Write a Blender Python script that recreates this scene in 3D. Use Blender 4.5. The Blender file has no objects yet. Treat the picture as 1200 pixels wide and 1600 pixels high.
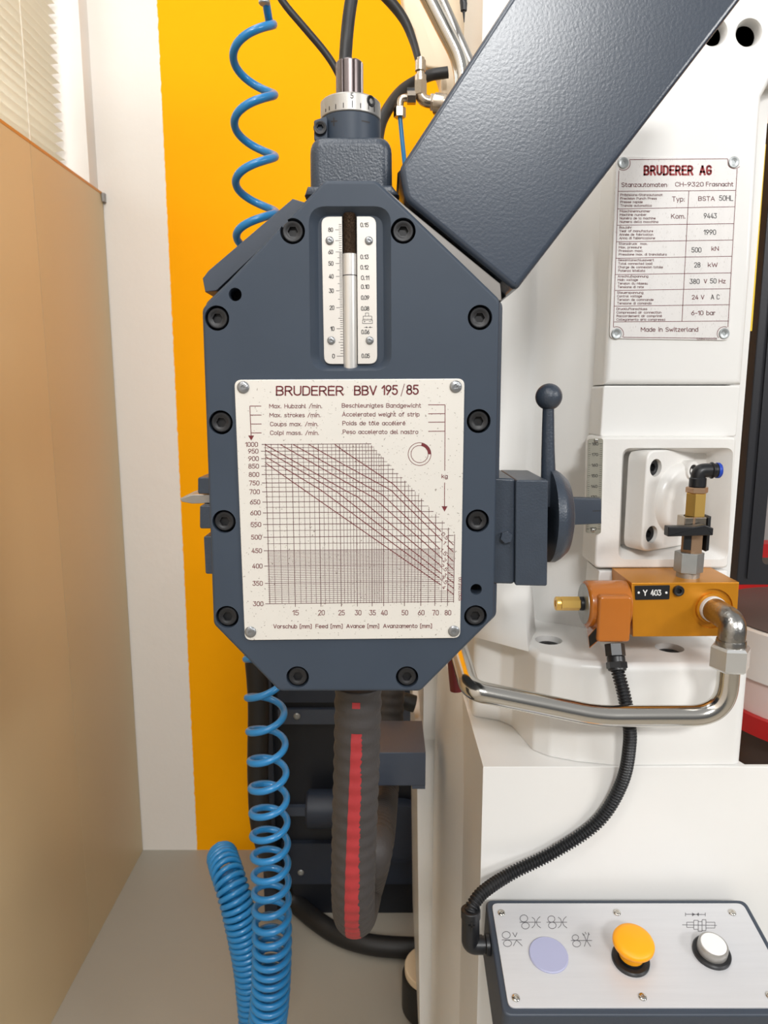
import bpy, bmesh, math, random
from mathutils import Vector, Matrix
random.seed(7)
PI = math.pi
S = bpy.context.scene
COL = S.collection

# ------------------------------------------------------------------ camera
H = 1.40                      # eye height
F = 1100.0                    # focal length in pixels of the 1200x1600 frame
TH = math.atan(0.1647)        # camera looks down by this
CT, ST = math.cos(TH), math.sin(TH)
cd = bpy.data.cameras.new('camera')
cam = bpy.data.objects.new('camera', cd)
COL.objects.link(cam)
cam.location = (0, 0, H)
cam.rotation_euler = (PI / 2 - TH, 0, 0)
cd.sensor_fit = 'VERTICAL'
cd.sensor_height = 36.0
cd.sensor_width = 27.0
cd.lens = F / 1600 * 36.0
cd.clip_start = 0.02
cd.dof.use_dof = True
cd.dof.focus_distance = 0.66
cd.dof.aperture_fstop = 14.0
S.camera = cam

# ------------------------------------------------------------------ light
W = bpy.data.worlds.new('room_light')
S.world = W
W.use_nodes = True
bg = W.node_tree.nodes['Background']
wt = W.node_tree
wc = wt.nodes.new('ShaderNodeTexCoord')
ws = wt.nodes.new('ShaderNodeSeparateXYZ')
wr = wt.nodes.new('ShaderNodeValToRGB')
wm = wt.nodes.new('ShaderNodeMapRange')
wm.inputs[1].default_value, wm.inputs[2].default_value = -1.0, 1.0
wt.links.new(wc.outputs['Generated'], ws.inputs[0])
wt.links.new(ws.outputs[2], wm.inputs[0])
wt.links.new(wm.outputs[0], wr.inputs[0])
wr.color_ramp.elements[0].position = 0.30      # floor of the hall
wr.color_ramp.elements[0].color = (0.24, 0.24, 0.23, 1)
wr.color_ramp.elements[1].position = 0.80      # pale ceiling
wr.color_ramp.elements[1].color = (0.98, 0.99, 1.0, 1)
e_ = wr.color_ramp.elements.new(0.52)          # dim far walls
e_.color = (0.34, 0.35, 0.37, 1)
wt.links.new(wr.outputs[0], bg.inputs[0])
bg.inputs[1].default_value = 0.54


def area(name, loc, target, sx, sy, watts, color=(1, 1, 1)):
    l = bpy.data.lights.new(name, 'AREA')
    l.shape = 'RECTANGLE'
    l.size, l.size_y = sx, sy
    l.energy = watts
    l.color = color
    o = bpy.data.objects.new(name, l)
    COL.objects.link(o)
    o.location = loc
    o.rotation_euler = (Vector(target) - Vector(loc)).to_track_quat('-Z', 'Y').to_euler()
    return o


area('ceiling_lamp_behind', (0.44, -3.0, 3.42), (0.25, 0.8, 1.1), 0.8, 0.4, 110, (1, 1, 0.99))
area('ceiling_lamp_over', (-0.28, 0.95, 3.2), (-0.42, 1.5, 0.0), 0.4, 1.3, 7, (1, 0.99, 0.96))
area('ceiling_lamp_left', (-0.45, -0.3, 3.0), (0.2, 0.9, 0.6), 0.4, 1.3, 19, (1, 0.99, 0.98))
area('ceiling_lamp_right', (2.9, -1.6, 2.7), (0.5, 0.8, 0.8), 1.2, 0.5, 72, (1, 0.99, 0.98))
area('window_daylight', (-1.25, 1.1, 2.45), (-0.2, 1.0, 1.9), 1.4, 0.9, 24, (0.95, 0.98, 1.0))

vs = S.view_settings
vs.view_transform = 'Standard'
vs.look = 'None'
vs.gamma = 1.0
vs.use_curve_mapping = False
vs.exposure = -0.28


# ------------------------------------------------------------------ pixel rays (frame 1200x1600)
def ray(px, py):
    u, v = (px - 600) / F, (py - 800) / F
    return Vector((u, CT - v * ST, -ST - v * CT))


def P(px, py, Y):
    d = ray(px, py)
    d = d * (Y / d.y)
    return Vector((d.x, d.y, d.z + H))


def PZ(px, py, z):
    d = ray(px, py)
    d = d * ((z - H) / d.z)
    return Vector((d.x, d.y, z))


def PXX(px, py, X):
    d = ray(px, py)
    d = d * (X / d.x)
    return Vector((X, d.y, d.z + H))


def pix(px, py, Y):
    """metres per pixel at that depth"""
    return (P(px + 1, py, Y) - P(px, py, Y)).length


def on_y(Y):
    return lambda px, py: P(px, py, Y)


def on_plane(o, n):
    def f(px, py):
        d = ray(px, py)
        t = n.dot(o - Vector((0, 0, H))) / n.dot(d)
        return Vector((0, 0, H)) + d * t
    return f


def on_cyl(cx, cy, r):
    def f(px, py):
        d = ray(px, py)
        a = d.x ** 2 + d.y ** 2
        b = -2 * (d.x * cx + d.y * cy)
        c = cx * cx + cy * cy - r * r
        q = max(0.0, b * b - 4 * a * c)
        t = (-b - math.sqrt(q)) / (2 * a)
        return Vector((d.x * t, d.y * t, d.z * t + H))
    return f


# ------------------------------------------------------------------ materials
def lin(c):
    return c / 12.92 if c <= 0.04045 else ((c + 0.055) / 1.055) ** 2.4


def rgb(r, g, b):
    return (lin(r / 255), lin(g / 255), lin(b / 255), 1)


def mat(name, c, rough=0.5, metal=0.0, bump=None, var=None, spec=0.5, coat=0.0, trans=0.0, specks=None, stretch=None):
    m = bpy.data.materials.new(name)
    m.use_nodes = True
    nt = m.node_tree
    b = nt.nodes['Principled BSDF']
    col = rgb(*c)
    b.inputs['Base Color'].default_value = col
    b.inputs['Roughness'].default_value = rough
    b.inputs['Metallic'].default_value = metal
    b.inputs['Specular IOR Level'].default_value = spec
    b.inputs['Coat Weight'].default_value = coat
    b.inputs['Coat Roughness'].default_value = 0.08
    b.inputs['Transmission Weight'].default_value = trans
    tc = nt.nodes.new('ShaderNodeTexCoord')
    src = tc.outputs['Object']
    if stretch:
        mp = nt.nodes.new('ShaderNodeMapping')
        mp.inputs['Scale'].default_value = stretch
        nt.links.new(src, mp.inputs['Vector'])
        src = mp.outputs['Vector']

    def noise(scale, detail=2.0):
        n = nt.nodes.new('ShaderNodeTexNoise')
        n.inputs['Scale'].default_value = scale
        n.inputs['Detail'].default_value = detail
        nt.links.new(src, n.inputs['Vector'])
        return n
    last = None
    if var:      # (scale, amount): mottled paint, lighter and darker patches
        n = noise(var[0], 4)
        mx = nt.nodes.new('ShaderNodeMix')
        mx.data_type = 'RGBA'
        a = var[1]
        mx.inputs[6].default_value = tuple(max(0, x * (1 - a)) for x in col[:3]) + (1,)
        mx.inputs[7].default_value = tuple(min(1, x * (1 + a)) for x in col[:3]) + (1,)
        nt.links.new(n.outputs[0], mx.inputs[0])
        last = mx.outputs[2]
    if specks:   # (scale, threshold, colour): dirt specks and nicks
        n = noise(specks[0], 1)
        r = nt.nodes.new('ShaderNodeMapRange')
        r.inputs[1].default_value = specks[1]
        r.inputs[2].default_value = specks[1] + 0.03
        nt.links.new(n.outputs[0], r.inputs[0])
        mx = nt.nodes.new('ShaderNodeMix')
        mx.data_type = 'RGBA'
        nt.links.new(r.outputs[0], mx.inputs[0])
        if last:
            nt.links.new(last, mx.inputs[6])
        else:
            mx.inputs[6].default_value = col
        mx.inputs[7].default_value = rgb(*specks[2])
        last = mx.outputs[2]
    if last:
        nt.links.new(last, b.inputs['Base Color'])
    if bump:     # (scale, strength, distance)
        n = noise(bump[0], 2)
        bp = nt.nodes.new('ShaderNodeBump')
        bp.inputs['Strength'].default_value = bump[1]
        bp.inputs['Distance'].default_value = bump[2]
        nt.links.new(n.outputs[0], bp.inputs['Height'])
        nt.links.new(bp.outputs[0], b.inputs['Normal'])
    return m


M = {}
M['grey'] = mat('slate_grey_paint', (56, 64, 76), 0.42, bump=(300, 0.06, 0.001), var=(30, 0.08))
M['grey_smooth'] = mat('slate_grey_satin_paint', (57, 66, 78), 0.45, bump=(200, 0.03, 0.001), var=(18, 0.10), spec=0.28)
M['grey_cast'] = mat('slate_grey_casting_paint', (53, 61, 72), 0.36, bump=(600, 0.34, 0.0009), var=(60, 0.15))
M['hammer'] = mat('slate_grey_orange_peel_paint', (57, 65, 77), 0.27, bump=(430, 0.085, 0.0010), var=(30, 0.06), spec=0.5)
M['white'] = mat('cream_white_machine_paint', (230, 229, 226), 0.30, bump=(60, 0.05, 0.002), var=(9, 0.03))
M['white_rough'] = mat('white_casting_paint', (229, 227, 223), 0.30, bump=(160, 0.12, 0.002), var=(20, 0.04))
M['cream'] = mat('cream_paint', (232, 212, 182), 0.4, var=(8, 0.06))
M['black'] = mat('black_oxide_steel', (28, 28, 30), 0.45, 0.15, var=(200, 0.2))
M['shade_black'] = mat('painted_shade_black', (10, 10, 11), 0.8)  # shade of holes and gaps, put in as a near-black colour
M['plastic'] = mat('black_plastic', (24, 25, 28), 0.38, bump=(300, 0.05, 0.001))
M['rubber'] = mat('black_rubber', (26, 25, 25), 0.5, bump=(120, 0.1, 0.002))
M['hose'] = mat('charcoal_hose_rubber', (62, 58, 57), 0.62, bump=(260, 0.25, 0.002), var=(25, 0.18))
M['red_tape'] = mat('red_stripe', (164, 46, 50), 0.55, bump=(200, 0.15, 0.002), var=(90, 0.14))
M['chrome'] = mat('polished_steel', (206, 202, 194), 0.16, 1.0, bump=(500, 0.03, 0.001))
M['steel'] = mat('satin_steel', (176, 173, 168), 0.30, 1.0, var=(160, 0.12))
M['caststeel'] = mat('zinc_plated_casting', (160, 158, 154), 0.30, 1.0, bump=(240, 0.25, 0.002))
M['zinc'] = mat('grey_zinc_plate', (168, 172, 172), 0.42, 0.75, var=(120, 0.15))
M['nickel'] = mat('nickel_plate', (190, 178, 162), 0.26, 1.0)
M['brass'] = mat('brass', (236, 194, 108), 0.34, 0.85)
M['bronze'] = mat('brown_nickel_brass', (196, 162, 132), 0.34, 0.85)
M['orange'] = mat('orange_anodised_block', (200, 132, 26), 0.34, 0.40, var=(40, 0.10))
M['orange_coil'] = mat('orange_brown_enamel', (178, 102, 28), 0.26, coat=0.5, var=(30, 0.06))
M['plate'] = mat('printed_aluminium_plate', (224, 220, 212), 0.36, 0.25, specks=(700, 0.72, (150, 140, 130)), var=(6, 0.05))
M['plate2'] = mat('aged_aluminium_plate', (220, 217, 214), 0.42, 0.15, specks=(420, 0.70, (170, 165, 158)), var=(16, 0.06), stretch=(6, 1, 0.6))
M['scale'] = mat('brushed_scale_plate', (216, 211, 204), 0.38, 0.3, var=(40, 0.04))
M['oldscale'] = mat('dull_scale_plate', (150, 147, 134), 0.45, 0.35, var=(60, 0.10))
M['facealu'] = mat('brushed_control_plate', (208, 208, 210), 0.40, 0.25, var=(40, 0.05), bump=(300, 0.06, 0.001), stretch=(0.3, 6, 6))
M['maroon'] = mat('maroon_print', (104, 32, 38), 0.5)
M['maroon_bold'] = mat('maroon_title_print', (146, 36, 38), 0.5)
M['brownline'] = mat('brown_grid_print', (92, 56, 56), 0.55)
M['ink'] = mat('black_print', (40, 36, 38), 0.55)
M['greyink'] = mat('grey_print', (96, 94, 98), 0.55)
M['whiteink'] = mat('white_print', (225, 225, 222), 0.5)
M['rivet'] = mat('grey_rivet', (150, 152, 154), 0.32, 0.8, bump=(900, 0.3, 0.001))
M['aluring'] = mat('turned_aluminium', (176, 173, 168), 0.42, 0.7, stretch=(1, 1, 8), bump=(400, 0.1, 0.001))
M['brownrod'] = mat('oily_brown_thread', (84, 68, 54), 0.4, 0.6, bump=(900, 0.5, 0.002), var=(300, 0.4))
M['blue'] = mat('blue_air_hose', (32, 122, 180), 0.34, coat=0.2)
M['blue_cap'] = mat('blue_release_ring', (24, 66, 172), 0.4)
M['yellow_btn'] = mat('yellow_button', (252, 168, 6), 0.45, bump=(500, 0.05, 0.001))
M['lavender'] = mat('lavender_blank_cover', (166, 168, 196), 0.5)
M['btnwhite'] = mat('white_button_face', (234, 232, 230), 0.45)
M['redpaint'] = mat('red_paint', (184, 24, 26), 0.4)
M['darkred'] = mat('dark_red_plastic', (104, 16, 22), 0.35)
M['navy'] = mat('dark_blue_machine_paint', (36, 44, 58), 0.5, var=(6, 0.2))
M['navy_deep'] = mat('blackish_blue_machine_paint', (18, 22, 30), 0.5, var=(6, 0.2))
M['bracket'] = mat('blue_grey_bracket_paint', (64, 72, 86), 0.4)
M['pink'] = mat('pinkish_white', (224, 204, 200), 0.35, bump=(80, 0.2, 0.003))  # slightly pinker and darker than the white of the drum
M['brown'] = mat('oiled_brown_steel', (84, 74, 70), 0.4, 0.3)
M['frame'] = mat('black_frame_coating', (30, 31, 36), 0.42, bump=(260, 0.12, 0.001))
M['hazard'] = mat('yellow_hazard_strip', (232, 196, 30), 0.5)
M['ply'] = mat('varnished_plywood', (212, 192, 154), 0.42, bump=(30, 0.03, 0.002), var=(2.2, 0.10), stretch=(1, 1, 0.35))
M['ply_edge'] = mat('plywood_edge', (204, 140, 62), 0.5)
M['floor'] = mat('grey_beige_floor_coating', (164, 158, 146), 0.42, bump=(60, 0.05, 0.002), var=(3, 0.05))
M['wallwhite'] = mat('white_wall_paint', (232, 226, 218), 0.7, bump=(14, 0.15, 0.01), var=(3, 0.03))
M['blind'] = mat('white_blind_slat', (240, 237, 228), 0.45)
nt_ = M['blind'].node_tree
tr_ = nt_.nodes.new('ShaderNodeBsdfTranslucent')
tr_.inputs[0].default_value = rgb(244, 240, 228)
mx_ = nt_.nodes.new('ShaderNodeMixShader')
mx_.inputs[0].default_value = 0.45
nt_.links.new(nt_.nodes['Principled BSDF'].outputs[0], mx_.inputs[1])
nt_.links.new(tr_.outputs[0], mx_.inputs[2])
nt_.links.new(mx_.outputs[0], nt_.nodes['Material Output'].inputs[0])
M['clip'] = mat('grey_clip', (150, 148, 146), 0.5)
M['rod'] = mat('bright_drawn_rod', (222, 219, 214), 0.3, 0.6)
M['nut'] = mat('bright_zinc_nut', (222, 222, 220), 0.3, 0.8, bump=(400, 0.08, 0.001))
M['shaft'] = mat('dark_ground_shaft_steel', (112, 103, 102), 0.3, 0.75)
M['arm_edge'] = mat('machined_grey_edge', (128, 124, 120), 0.45, 0.4, var=(80, 0.1))


def wall_paint():
    """back wall: one flat coat, white left of a vertical paint line, yellow right of it"""
    m = bpy.data.materials.new('white_and_yellow_wall_paint')
    m.use_nodes = True
    nt = m.node_tree
    b = nt.nodes['Principled BSDF']
    b.inputs['Roughness'].default_value = 0.75
    b.inputs['Specular IOR Level'].default_value = 0.12
    tc = nt.nodes.new('ShaderNodeTexCoord')
    n = nt.nodes.new('ShaderNodeTexNoise')
    n.inputs['Scale'].default_value = 60
    nt.links.new(tc.outputs['Object'], n.inputs['Vector'])
    sx = nt.nodes.new('ShaderNodeSeparateXYZ')
    nt.links.new(tc.outputs['Object'], sx.inputs[0])
    ad = nt.nodes.new('ShaderNodeMath')
    ad.operation = 'MULTIPLY_ADD'
    nt.links.new(n.outputs[0], ad.inputs[0])
    ad.inputs[1].default_value = 0.008
    nt.links.new(sx.outputs[0], ad.inputs[2])
    gt = nt.nodes.new('ShaderNodeMath')
    gt.operation = 'GREATER_THAN'
    nt.links.new(ad.outputs[0], gt.inputs[0])
    gt.inputs[1].default_value = -0.580
    mx = nt.nodes.new('ShaderNodeMix')
    mx.data_type = 'RGBA'
    mx.inputs[6].default_value = rgb(232, 226, 218)
    mx.inputs[7].default_value = rgb(252, 170, 0)
    nt.links.new(gt.outputs[0], mx.inputs[0])
    n2 = nt.nodes.new('ShaderNodeTexNoise')
    n2.inputs['Scale'].default_value = 22
    n2.inputs['Detail'].default_value = 4
    nt.links.new(tc.outputs['Object'], n2.inputs['Vector'])
    bp = nt.nodes.new('ShaderNodeBump')
    bp.inputs['Strength'].default_value = 0.25
    bp.inputs['Distance'].default_value = 0.006
    nt.links.new(n2.outputs[0], bp.inputs['Height'])
    nt.links.new(bp.outputs[0], b.inputs['Normal'])
    nt.links.new(mx.outputs[2], b.inputs['Base Color'])
    return m


M['backwall'] = wall_paint()


# ------------------------------------------------------------------ mesh builder
class MB:
    def __init__(s):
        s.v, s.f = [], []

    def add(s, vf):
        o = len(s.v)
        s.v += [Vector(p) for p in vf[0]]
        s.f += [tuple(i + o for i in f) for f in vf[1]]
        return s

    def mesh(s, name, shift=None, angle=35, fix=True, smooth=True):
        me = bpy.data.meshes.new(name)
        sh = shift or Vector((0, 0, 0))
        me.from_pydata([tuple(p - sh) for p in s.v], [], s.f)
        if fix:
            bm = bmesh.new()
            bm.from_mesh(me)
            bmesh.ops.recalc_face_normals(bm, faces=bm.faces)
            bm.to_mesh(me)
            bm.free()
        if smooth:
            me.shade_smooth()
            me.set_sharp_from_angle(angle=math.radians(angle))
        me.update()
        return me


ROOT = {}


def base_of(o):
    while o.parent:
        o = o.parent
    return ROOT[o.name]


def tag(o, label, cat, group=None):
    o['label'] = label
    o['category'] = cat
    if group:
        o['group'] = group
    return o


def thing(name, label, cat, loc, group=None):
    o = bpy.data.objects.new(name, None)
    o.empty_display_size = 0.02
    COL.objects.link(o)
    o.location = loc
    ROOT[o.name] = Vector(loc)
    return tag(o, label, cat, group)


def link(me, name, m, parent=None, loc=(0, 0, 0)):
    o = bpy.data.objects.new(name, me)
    COL.objects.link(o)
    if m and not me.materials:
        me.materials.append(M[m] if isinstance(m, str) else m)
    o.location = loc
    if parent:
        o.parent = parent
    return o


def part(name, mb, m, parent, label=None, angle=35, fix=True, smooth=True):
    """a part (or sub-part): its mesh is given in world coordinates"""
    o = link(mb.mesh(name, base_of(parent), angle, fix, smooth), name, m, parent)
    if smooth and any(len(f) > 4 for f in mb.f):
        w_ = o.modifiers.new('even_normals', 'WEIGHTED_NORMAL')
        w_.keep_sharp = True
        w_.mode = 'FACE_AREA'
    if label:
        o['label'] = label
    return o


def single(name, mb, m, label, cat, group=None, angle=35):
    """a thing that is one mesh"""
    lo = Vector((min(p.x for p in mb.v), min(p.y for p in mb.v), min(p.z for p in mb.v)))
    hi = Vector((max(p.x for p in mb.v), max(p.y for p in mb.v), max(p.z for p in mb.v)))
    base = Vector(((lo.x + hi.x) / 2, (lo.y + hi.y) / 2, lo.z))
    o = link(mb.mesh(name, base, angle), name, m, None, base)
    ROOT[o.name] = base
    return tag(o, label, cat, group)


def structure(name, mb, m):
    o = link(mb.mesh(name), name, m)
    o['kind'] = 'structure'
    ROOT[o.name] = Vector((0, 0, 0))
    return o


def boolean(mb, cut, angle=35):
    """mb minus cut, as a new MB"""
    a = bpy.data.objects.new('t_a', mb.mesh('t_a', smooth=False))
    c = bpy.data.objects.new('t_c', cut.mesh('t_c', smooth=False))
    COL.objects.link(a)
    COL.objects.link(c)
    mod = a.modifiers.new('b', 'BOOLEAN')
    mod.operation = 'DIFFERENCE'
    mod.object = c
    mod.solver = 'EXACT'
    mod.use_self = True
    dg = bpy.context.evaluated_depsgraph_get()
    me = bpy.data.meshes.new_from_object(a.evaluated_get(dg))
    out = MB()
    out.add(([v.co.copy() for v in me.vertices], [tuple(p.vertices) for p in me.polygons]))
    for o in (a, c):
        md = o.data
        bpy.data.objects.remove(o)
        bpy.data.meshes.remove(md)
    bpy.data.meshes.remove(me)
    return out


# ------------------------------------------------------------------ shapes -> (verts, faces)
def box(x0, x1, y0, y1, z0, z1):
    v = [(x, y, z) for z in (z0, z1) for y in (y0, y1) for x in (x0, x1)]
    return v, [(0, 2, 3, 1), (4, 5, 7, 6), (0, 1, 5, 4), (2, 6, 7, 3), (0, 4, 6, 2), (1, 3, 7, 5)]


def fillet(pts, r, seg=5):
    """round the corners of a 2-D polygon; r is a number or one per corner"""
    n = len(pts)
    out = []
    for i in range(n):
        p = Vector(pts[i][:2])
        a = Vector(pts[i - 1][:2]) - p
        b = Vector(pts[(i + 1) % n][:2]) - p
        rr = r[i] if isinstance(r, (list, tuple)) else r
        if rr <= 0:
            out.append((p.x, p.y))
            continue
        la, lb = a.length, b.length
        a.normalize()
        b.normalize()
        ang = a.angle(b)
        t = min(rr / max(1e-6, math.tan(ang / 2)), la * 0.49, lb * 0.49)
        p0, p1 = p + a * t, p + b * t
        for k in range(seg + 1):
            s = k / seg
            q = p0 * (1 - s) ** 2 + p * 2 * s * (1 - s) + p1 * s * s
            if abs(rr) > 0:
                out.append((q.x, q.y))
    return out


def inset(pts, d):
    n = len(pts)
    ar = sum(pts[i - 1][0] * pts[i][1] - pts[i][0] * pts[i - 1][1] for i in range(n))
    sg = 1 if ar > 0 else -1
    out = []
    for i in range(n):
        p0, p, p1 = Vector(pts[i - 1]), Vector(pts[i]), Vector(pts[(i + 1) % n])
        e0, e1 = (p - p0), (p1 - p)
        if e0.length < 1e-9 or e1.length < 1e-9:
            out.append((p.x, p.y))
            continue
        e0.normalize()
        e1.normalize()
        n0, n1 = Vector((-e0.y, e0.x)) * sg, Vector((-e1.y, e1.x)) * sg
        m = n0 + n1
        k = m.dot(n0)
        m = m * (d / max(0.35, k)) if m.length > 1e-6 else n0 * d
        out.append((p.x + m.x, p.y + m.y))
    return out


XZ = lambda a, b, c: (a, c, b)      # outline in x,z; depth is y
XY = lambda a, b, c: (a, b, c)      # outline in x,y; depth is z
YZ = lambda a, b, c: (c, a, b)      # outline in y,z; depth is x


def prism(pts, c0, c1, mp=XZ, bev=0.0, bev2=0.0, seg=3):
    """extrude a 2-D outline from c0 to c1; bev rounds the c0 rim, bev2 the c1 rim"""
    sg = 1 if c1 > c0 else -1
    rings = []
    if bev:
        for k in range(seg + 1):
            t = k / seg * PI / 2
            rings.append((bev * (1 - math.sin(t)), c0 + sg * bev * (1 - math.cos(t))))
    else:
        rings.append((0, c0))
    if bev2:
        for k in range(seg + 1):
            t = (1 - k / seg) * PI / 2
            rings.append((bev2 * (1 - math.sin(t)), c1 - sg * bev2 * (1 - math.cos(t))))
    else:
        rings.append((0, c1))
    n = len(pts)
    v, f = [], []
    for d, c in rings:
        q = inset(pts, d) if d > 1e-9 else pts
        v += [mp(a, b, c) for a, b in q]
    for k in range(len(rings) - 1):
        for i in range(n):
            j = (i + 1) % n
            f.append((k * n + i, k * n + j, (k + 1) * n + j, (k + 1) * n + i))
    f.append(tuple(range(n)))
    f.append(tuple(range((len(rings) - 1) * n, len(rings) * n))[::-1])
    return v, f


def loft(rings, cap=True):
    n = len(rings[0])
    v = [p for r in rings for p in r]
    f = []
    for k in range(len(rings) - 1):
        for i in range(n):
            j = (i + 1) % n
            f.append((k * n + i, k * n + j, (k + 1) * n + j, (k + 1) * n + i))
    if cap:
        f.append(tuple(range(n)))
        f.append(tuple(range((len(rings) - 1) * n, len(rings) * n))[::-1])
    return v, f


def frame_of(ax):
    ax = Vector(ax).normalized()
    t = Vector((0, 0, 1)) if abs(ax.z) < 0.9 else Vector((1, 0, 0))
    e1 = t.cross(ax).normalized()
    e2 = ax.cross(e1)
    return e1, e2, ax


def lathe(prof, o, ax=(0, 0, 1), n=32, ph=0.0):
    """prof: [(radius, height along ax)]"""
    e1, e2, a = frame_of(ax)
    o = Vector(o)
    rings = []
    for r, h in prof:
        r = max(r, 1e-5)
        rings.append([o + a * h + e1 * (r * math.cos(ph + 2 * PI * i / n)) + e2 * (r * math.sin(ph + 2 * PI * i / n)) for i in range(n)])
    return loft(rings)


def cyl(o, ax, r, l, n=28, ch=0.0, ph=0.0):
    if ch:
        return lathe([(r - ch, 0), (r, ch), (r, l - ch), (r - ch, l)], o, ax, n, ph)
    return lathe([(r, 0), (r, l)], o, ax, n, ph)


def hexnut(o, ax, af, l, ph=0.0):
    r = af / 2 / math.cos(PI / 6)
    return cyl(o, ax, r, l, 6, 0.04 * r, ph)


def spline(pts, k=10):
    pts = [Vector(p) for p in pts]
    out = []
    for i in range(len(pts) - 1):
        p0 = pts[i - 1] if i else pts[i] * 2 - pts[i + 1]
        p1, p2 = pts[i], pts[i + 1]
        p3 = pts[i + 2] if i + 2 < len(pts) else pts[i + 1] * 2 - pts[i]
        for s in range(k):
            t = s / k
            out.append(0.5 * ((2 * p1) + (p2 - p0) * t + (2 * p0 - 5 * p1 + 4 * p2 - p3) * t * t + (3 * p1 - p0 - 3 * p2 + p3) * t ** 3))
    out.append(pts[-1])
    return out


def bend(pts, r, k=8):
    """polyline with circular-ish bends of tangent length r"""
    pts = [Vector(p) for p in pts]
    out = [pts[0]]
    for i in range(1, len(pts) - 1):
        rr = r[i - 1] if isinstance(r, (list, tuple)) else r
        a = (pts[i - 1] - pts[i])
        b = (pts[i + 1] - pts[i])
        t = min(rr, a.length * 0.49, b.length * 0.49)
        p0, p1 = pts[i] + a.normalized() * t, pts[i] + b.normalized() * t
        for s in range(k + 1):
            u = s / k
            out.append(p0 * (1 - u) ** 2 + pts[i] * 2 * u * (1 - u) + p1 * u * u)
    out.append(pts[-1])
    return out


def frames(pts, n0=None):
    pts = [Vector(p) for p in pts]
    T = []
    for i in range(len(pts)):
        a = pts[max(0, i - 1)]
        b = pts[min(len(pts) - 1, i + 1)]
        T.append((b - a).normalized())
    n = Vector(n0) if n0 else frame_of(T[0])[0]
    out = []
    for i, t in enumerate(T):
        n = (n - t * n.dot(t)).normalized()
        out.append((pts[i], n, t.cross(n), t))
    return out


def tube(pts, r, n=12, n0=None):
    fr = frames(pts, n0)
    rings = []
    for i, (p, e1, e2, t) in enumerate(fr):
        rr = r[i] if isinstance(r, (list, tuple)) else r
        rings.append([p + e1 * (rr * math.cos(2 * PI * k / n)) + e2 * (rr * math.sin(2 * PI * k / n)) for k in range(n)])
    return loft(rings)


def resample(pts, step):
    out = [pts[0]]
    acc = 0.0
    for i in range(1, len(pts)):
        a, b = pts[i - 1], pts[i]
        L = (b - a).length
        while acc + step <= L:
            acc += step
            out.append(a + (b - a) * (acc / L))
        acc -= L
    out.append(pts[-1])
    return out


def arc(cx, cy, r, a0, a1, n=24, ry=None):
    return [(cx + r * math.cos(a0 + (a1 - a0) * i / n), cy + (ry or r) * math.sin(a0 + (a1 - a0) * i / n)) for i in range(n + 1)]


def px2(pts, Y):
    """pixel outline on the plane y=Y -> (x,z) outline"""
    return [(P(x, y, Y).x, P(x, y, Y).z) for x, y in pts]


# ------------------------------------------------------------------ print on plates
def stroke(mb, pts, w, pl, w2=None):
    for i in range(len(pts) - 1):
        a, b = Vector(pts[i][:2]), Vector(pts[i + 1][:2])
        d = (b - a)
        if d.length < 1e-6:
            continue
        d.normalize()
        nrm = Vector((-d.y, d.x)) * (w / 2)
        q = [a + nrm, a - nrm, b - nrm, b + nrm]
        mb.add(([pl(p.x, p.y) for p in q], [(0, 1, 2, 3)]))


def fill(mb, pts, pl):
    mb.add(([pl(x, y) for x, y in pts], [tuple(range(len(pts)))]))


def _a(cx, cy, rx, ry, d0, d1):
    n = max(3, int(abs(d1 - d0) / 24))
    return [(cx + rx * math.cos(math.radians(d0 + (d1 - d0) * i / n)), cy + ry * math.sin(math.radians(d0 + (d1 - d0) * i / n))) for i in range(n + 1)]


_O = lambda w, y0, y1: [(w, (y0 + y1) / 2)] + _a(w / 2, y1 - w / 2, w / 2, w / 2, 0, 180) + _a(w / 2, y0 + w / 2, w / 2, w / 2, 180, 360) + [(w, (y0 + y1) / 2)]
_bowl = lambda w, y0, y1: _O(w, y0, y1)
_n = lambda x0, x1, h: [(x0, h - (x1 - x0) / 2)] + _a((x0 + x1) / 2, h - (x1 - x0) / 2, (x1 - x0) / 2, (x1 - x0) / 2, 180, 0) + [(x1, 0)]
_DI = lambda x: [[(x - .03, .93), (x + .03, .93)], [(x, .90), (x, .96)]]
X_ = .70
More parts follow.
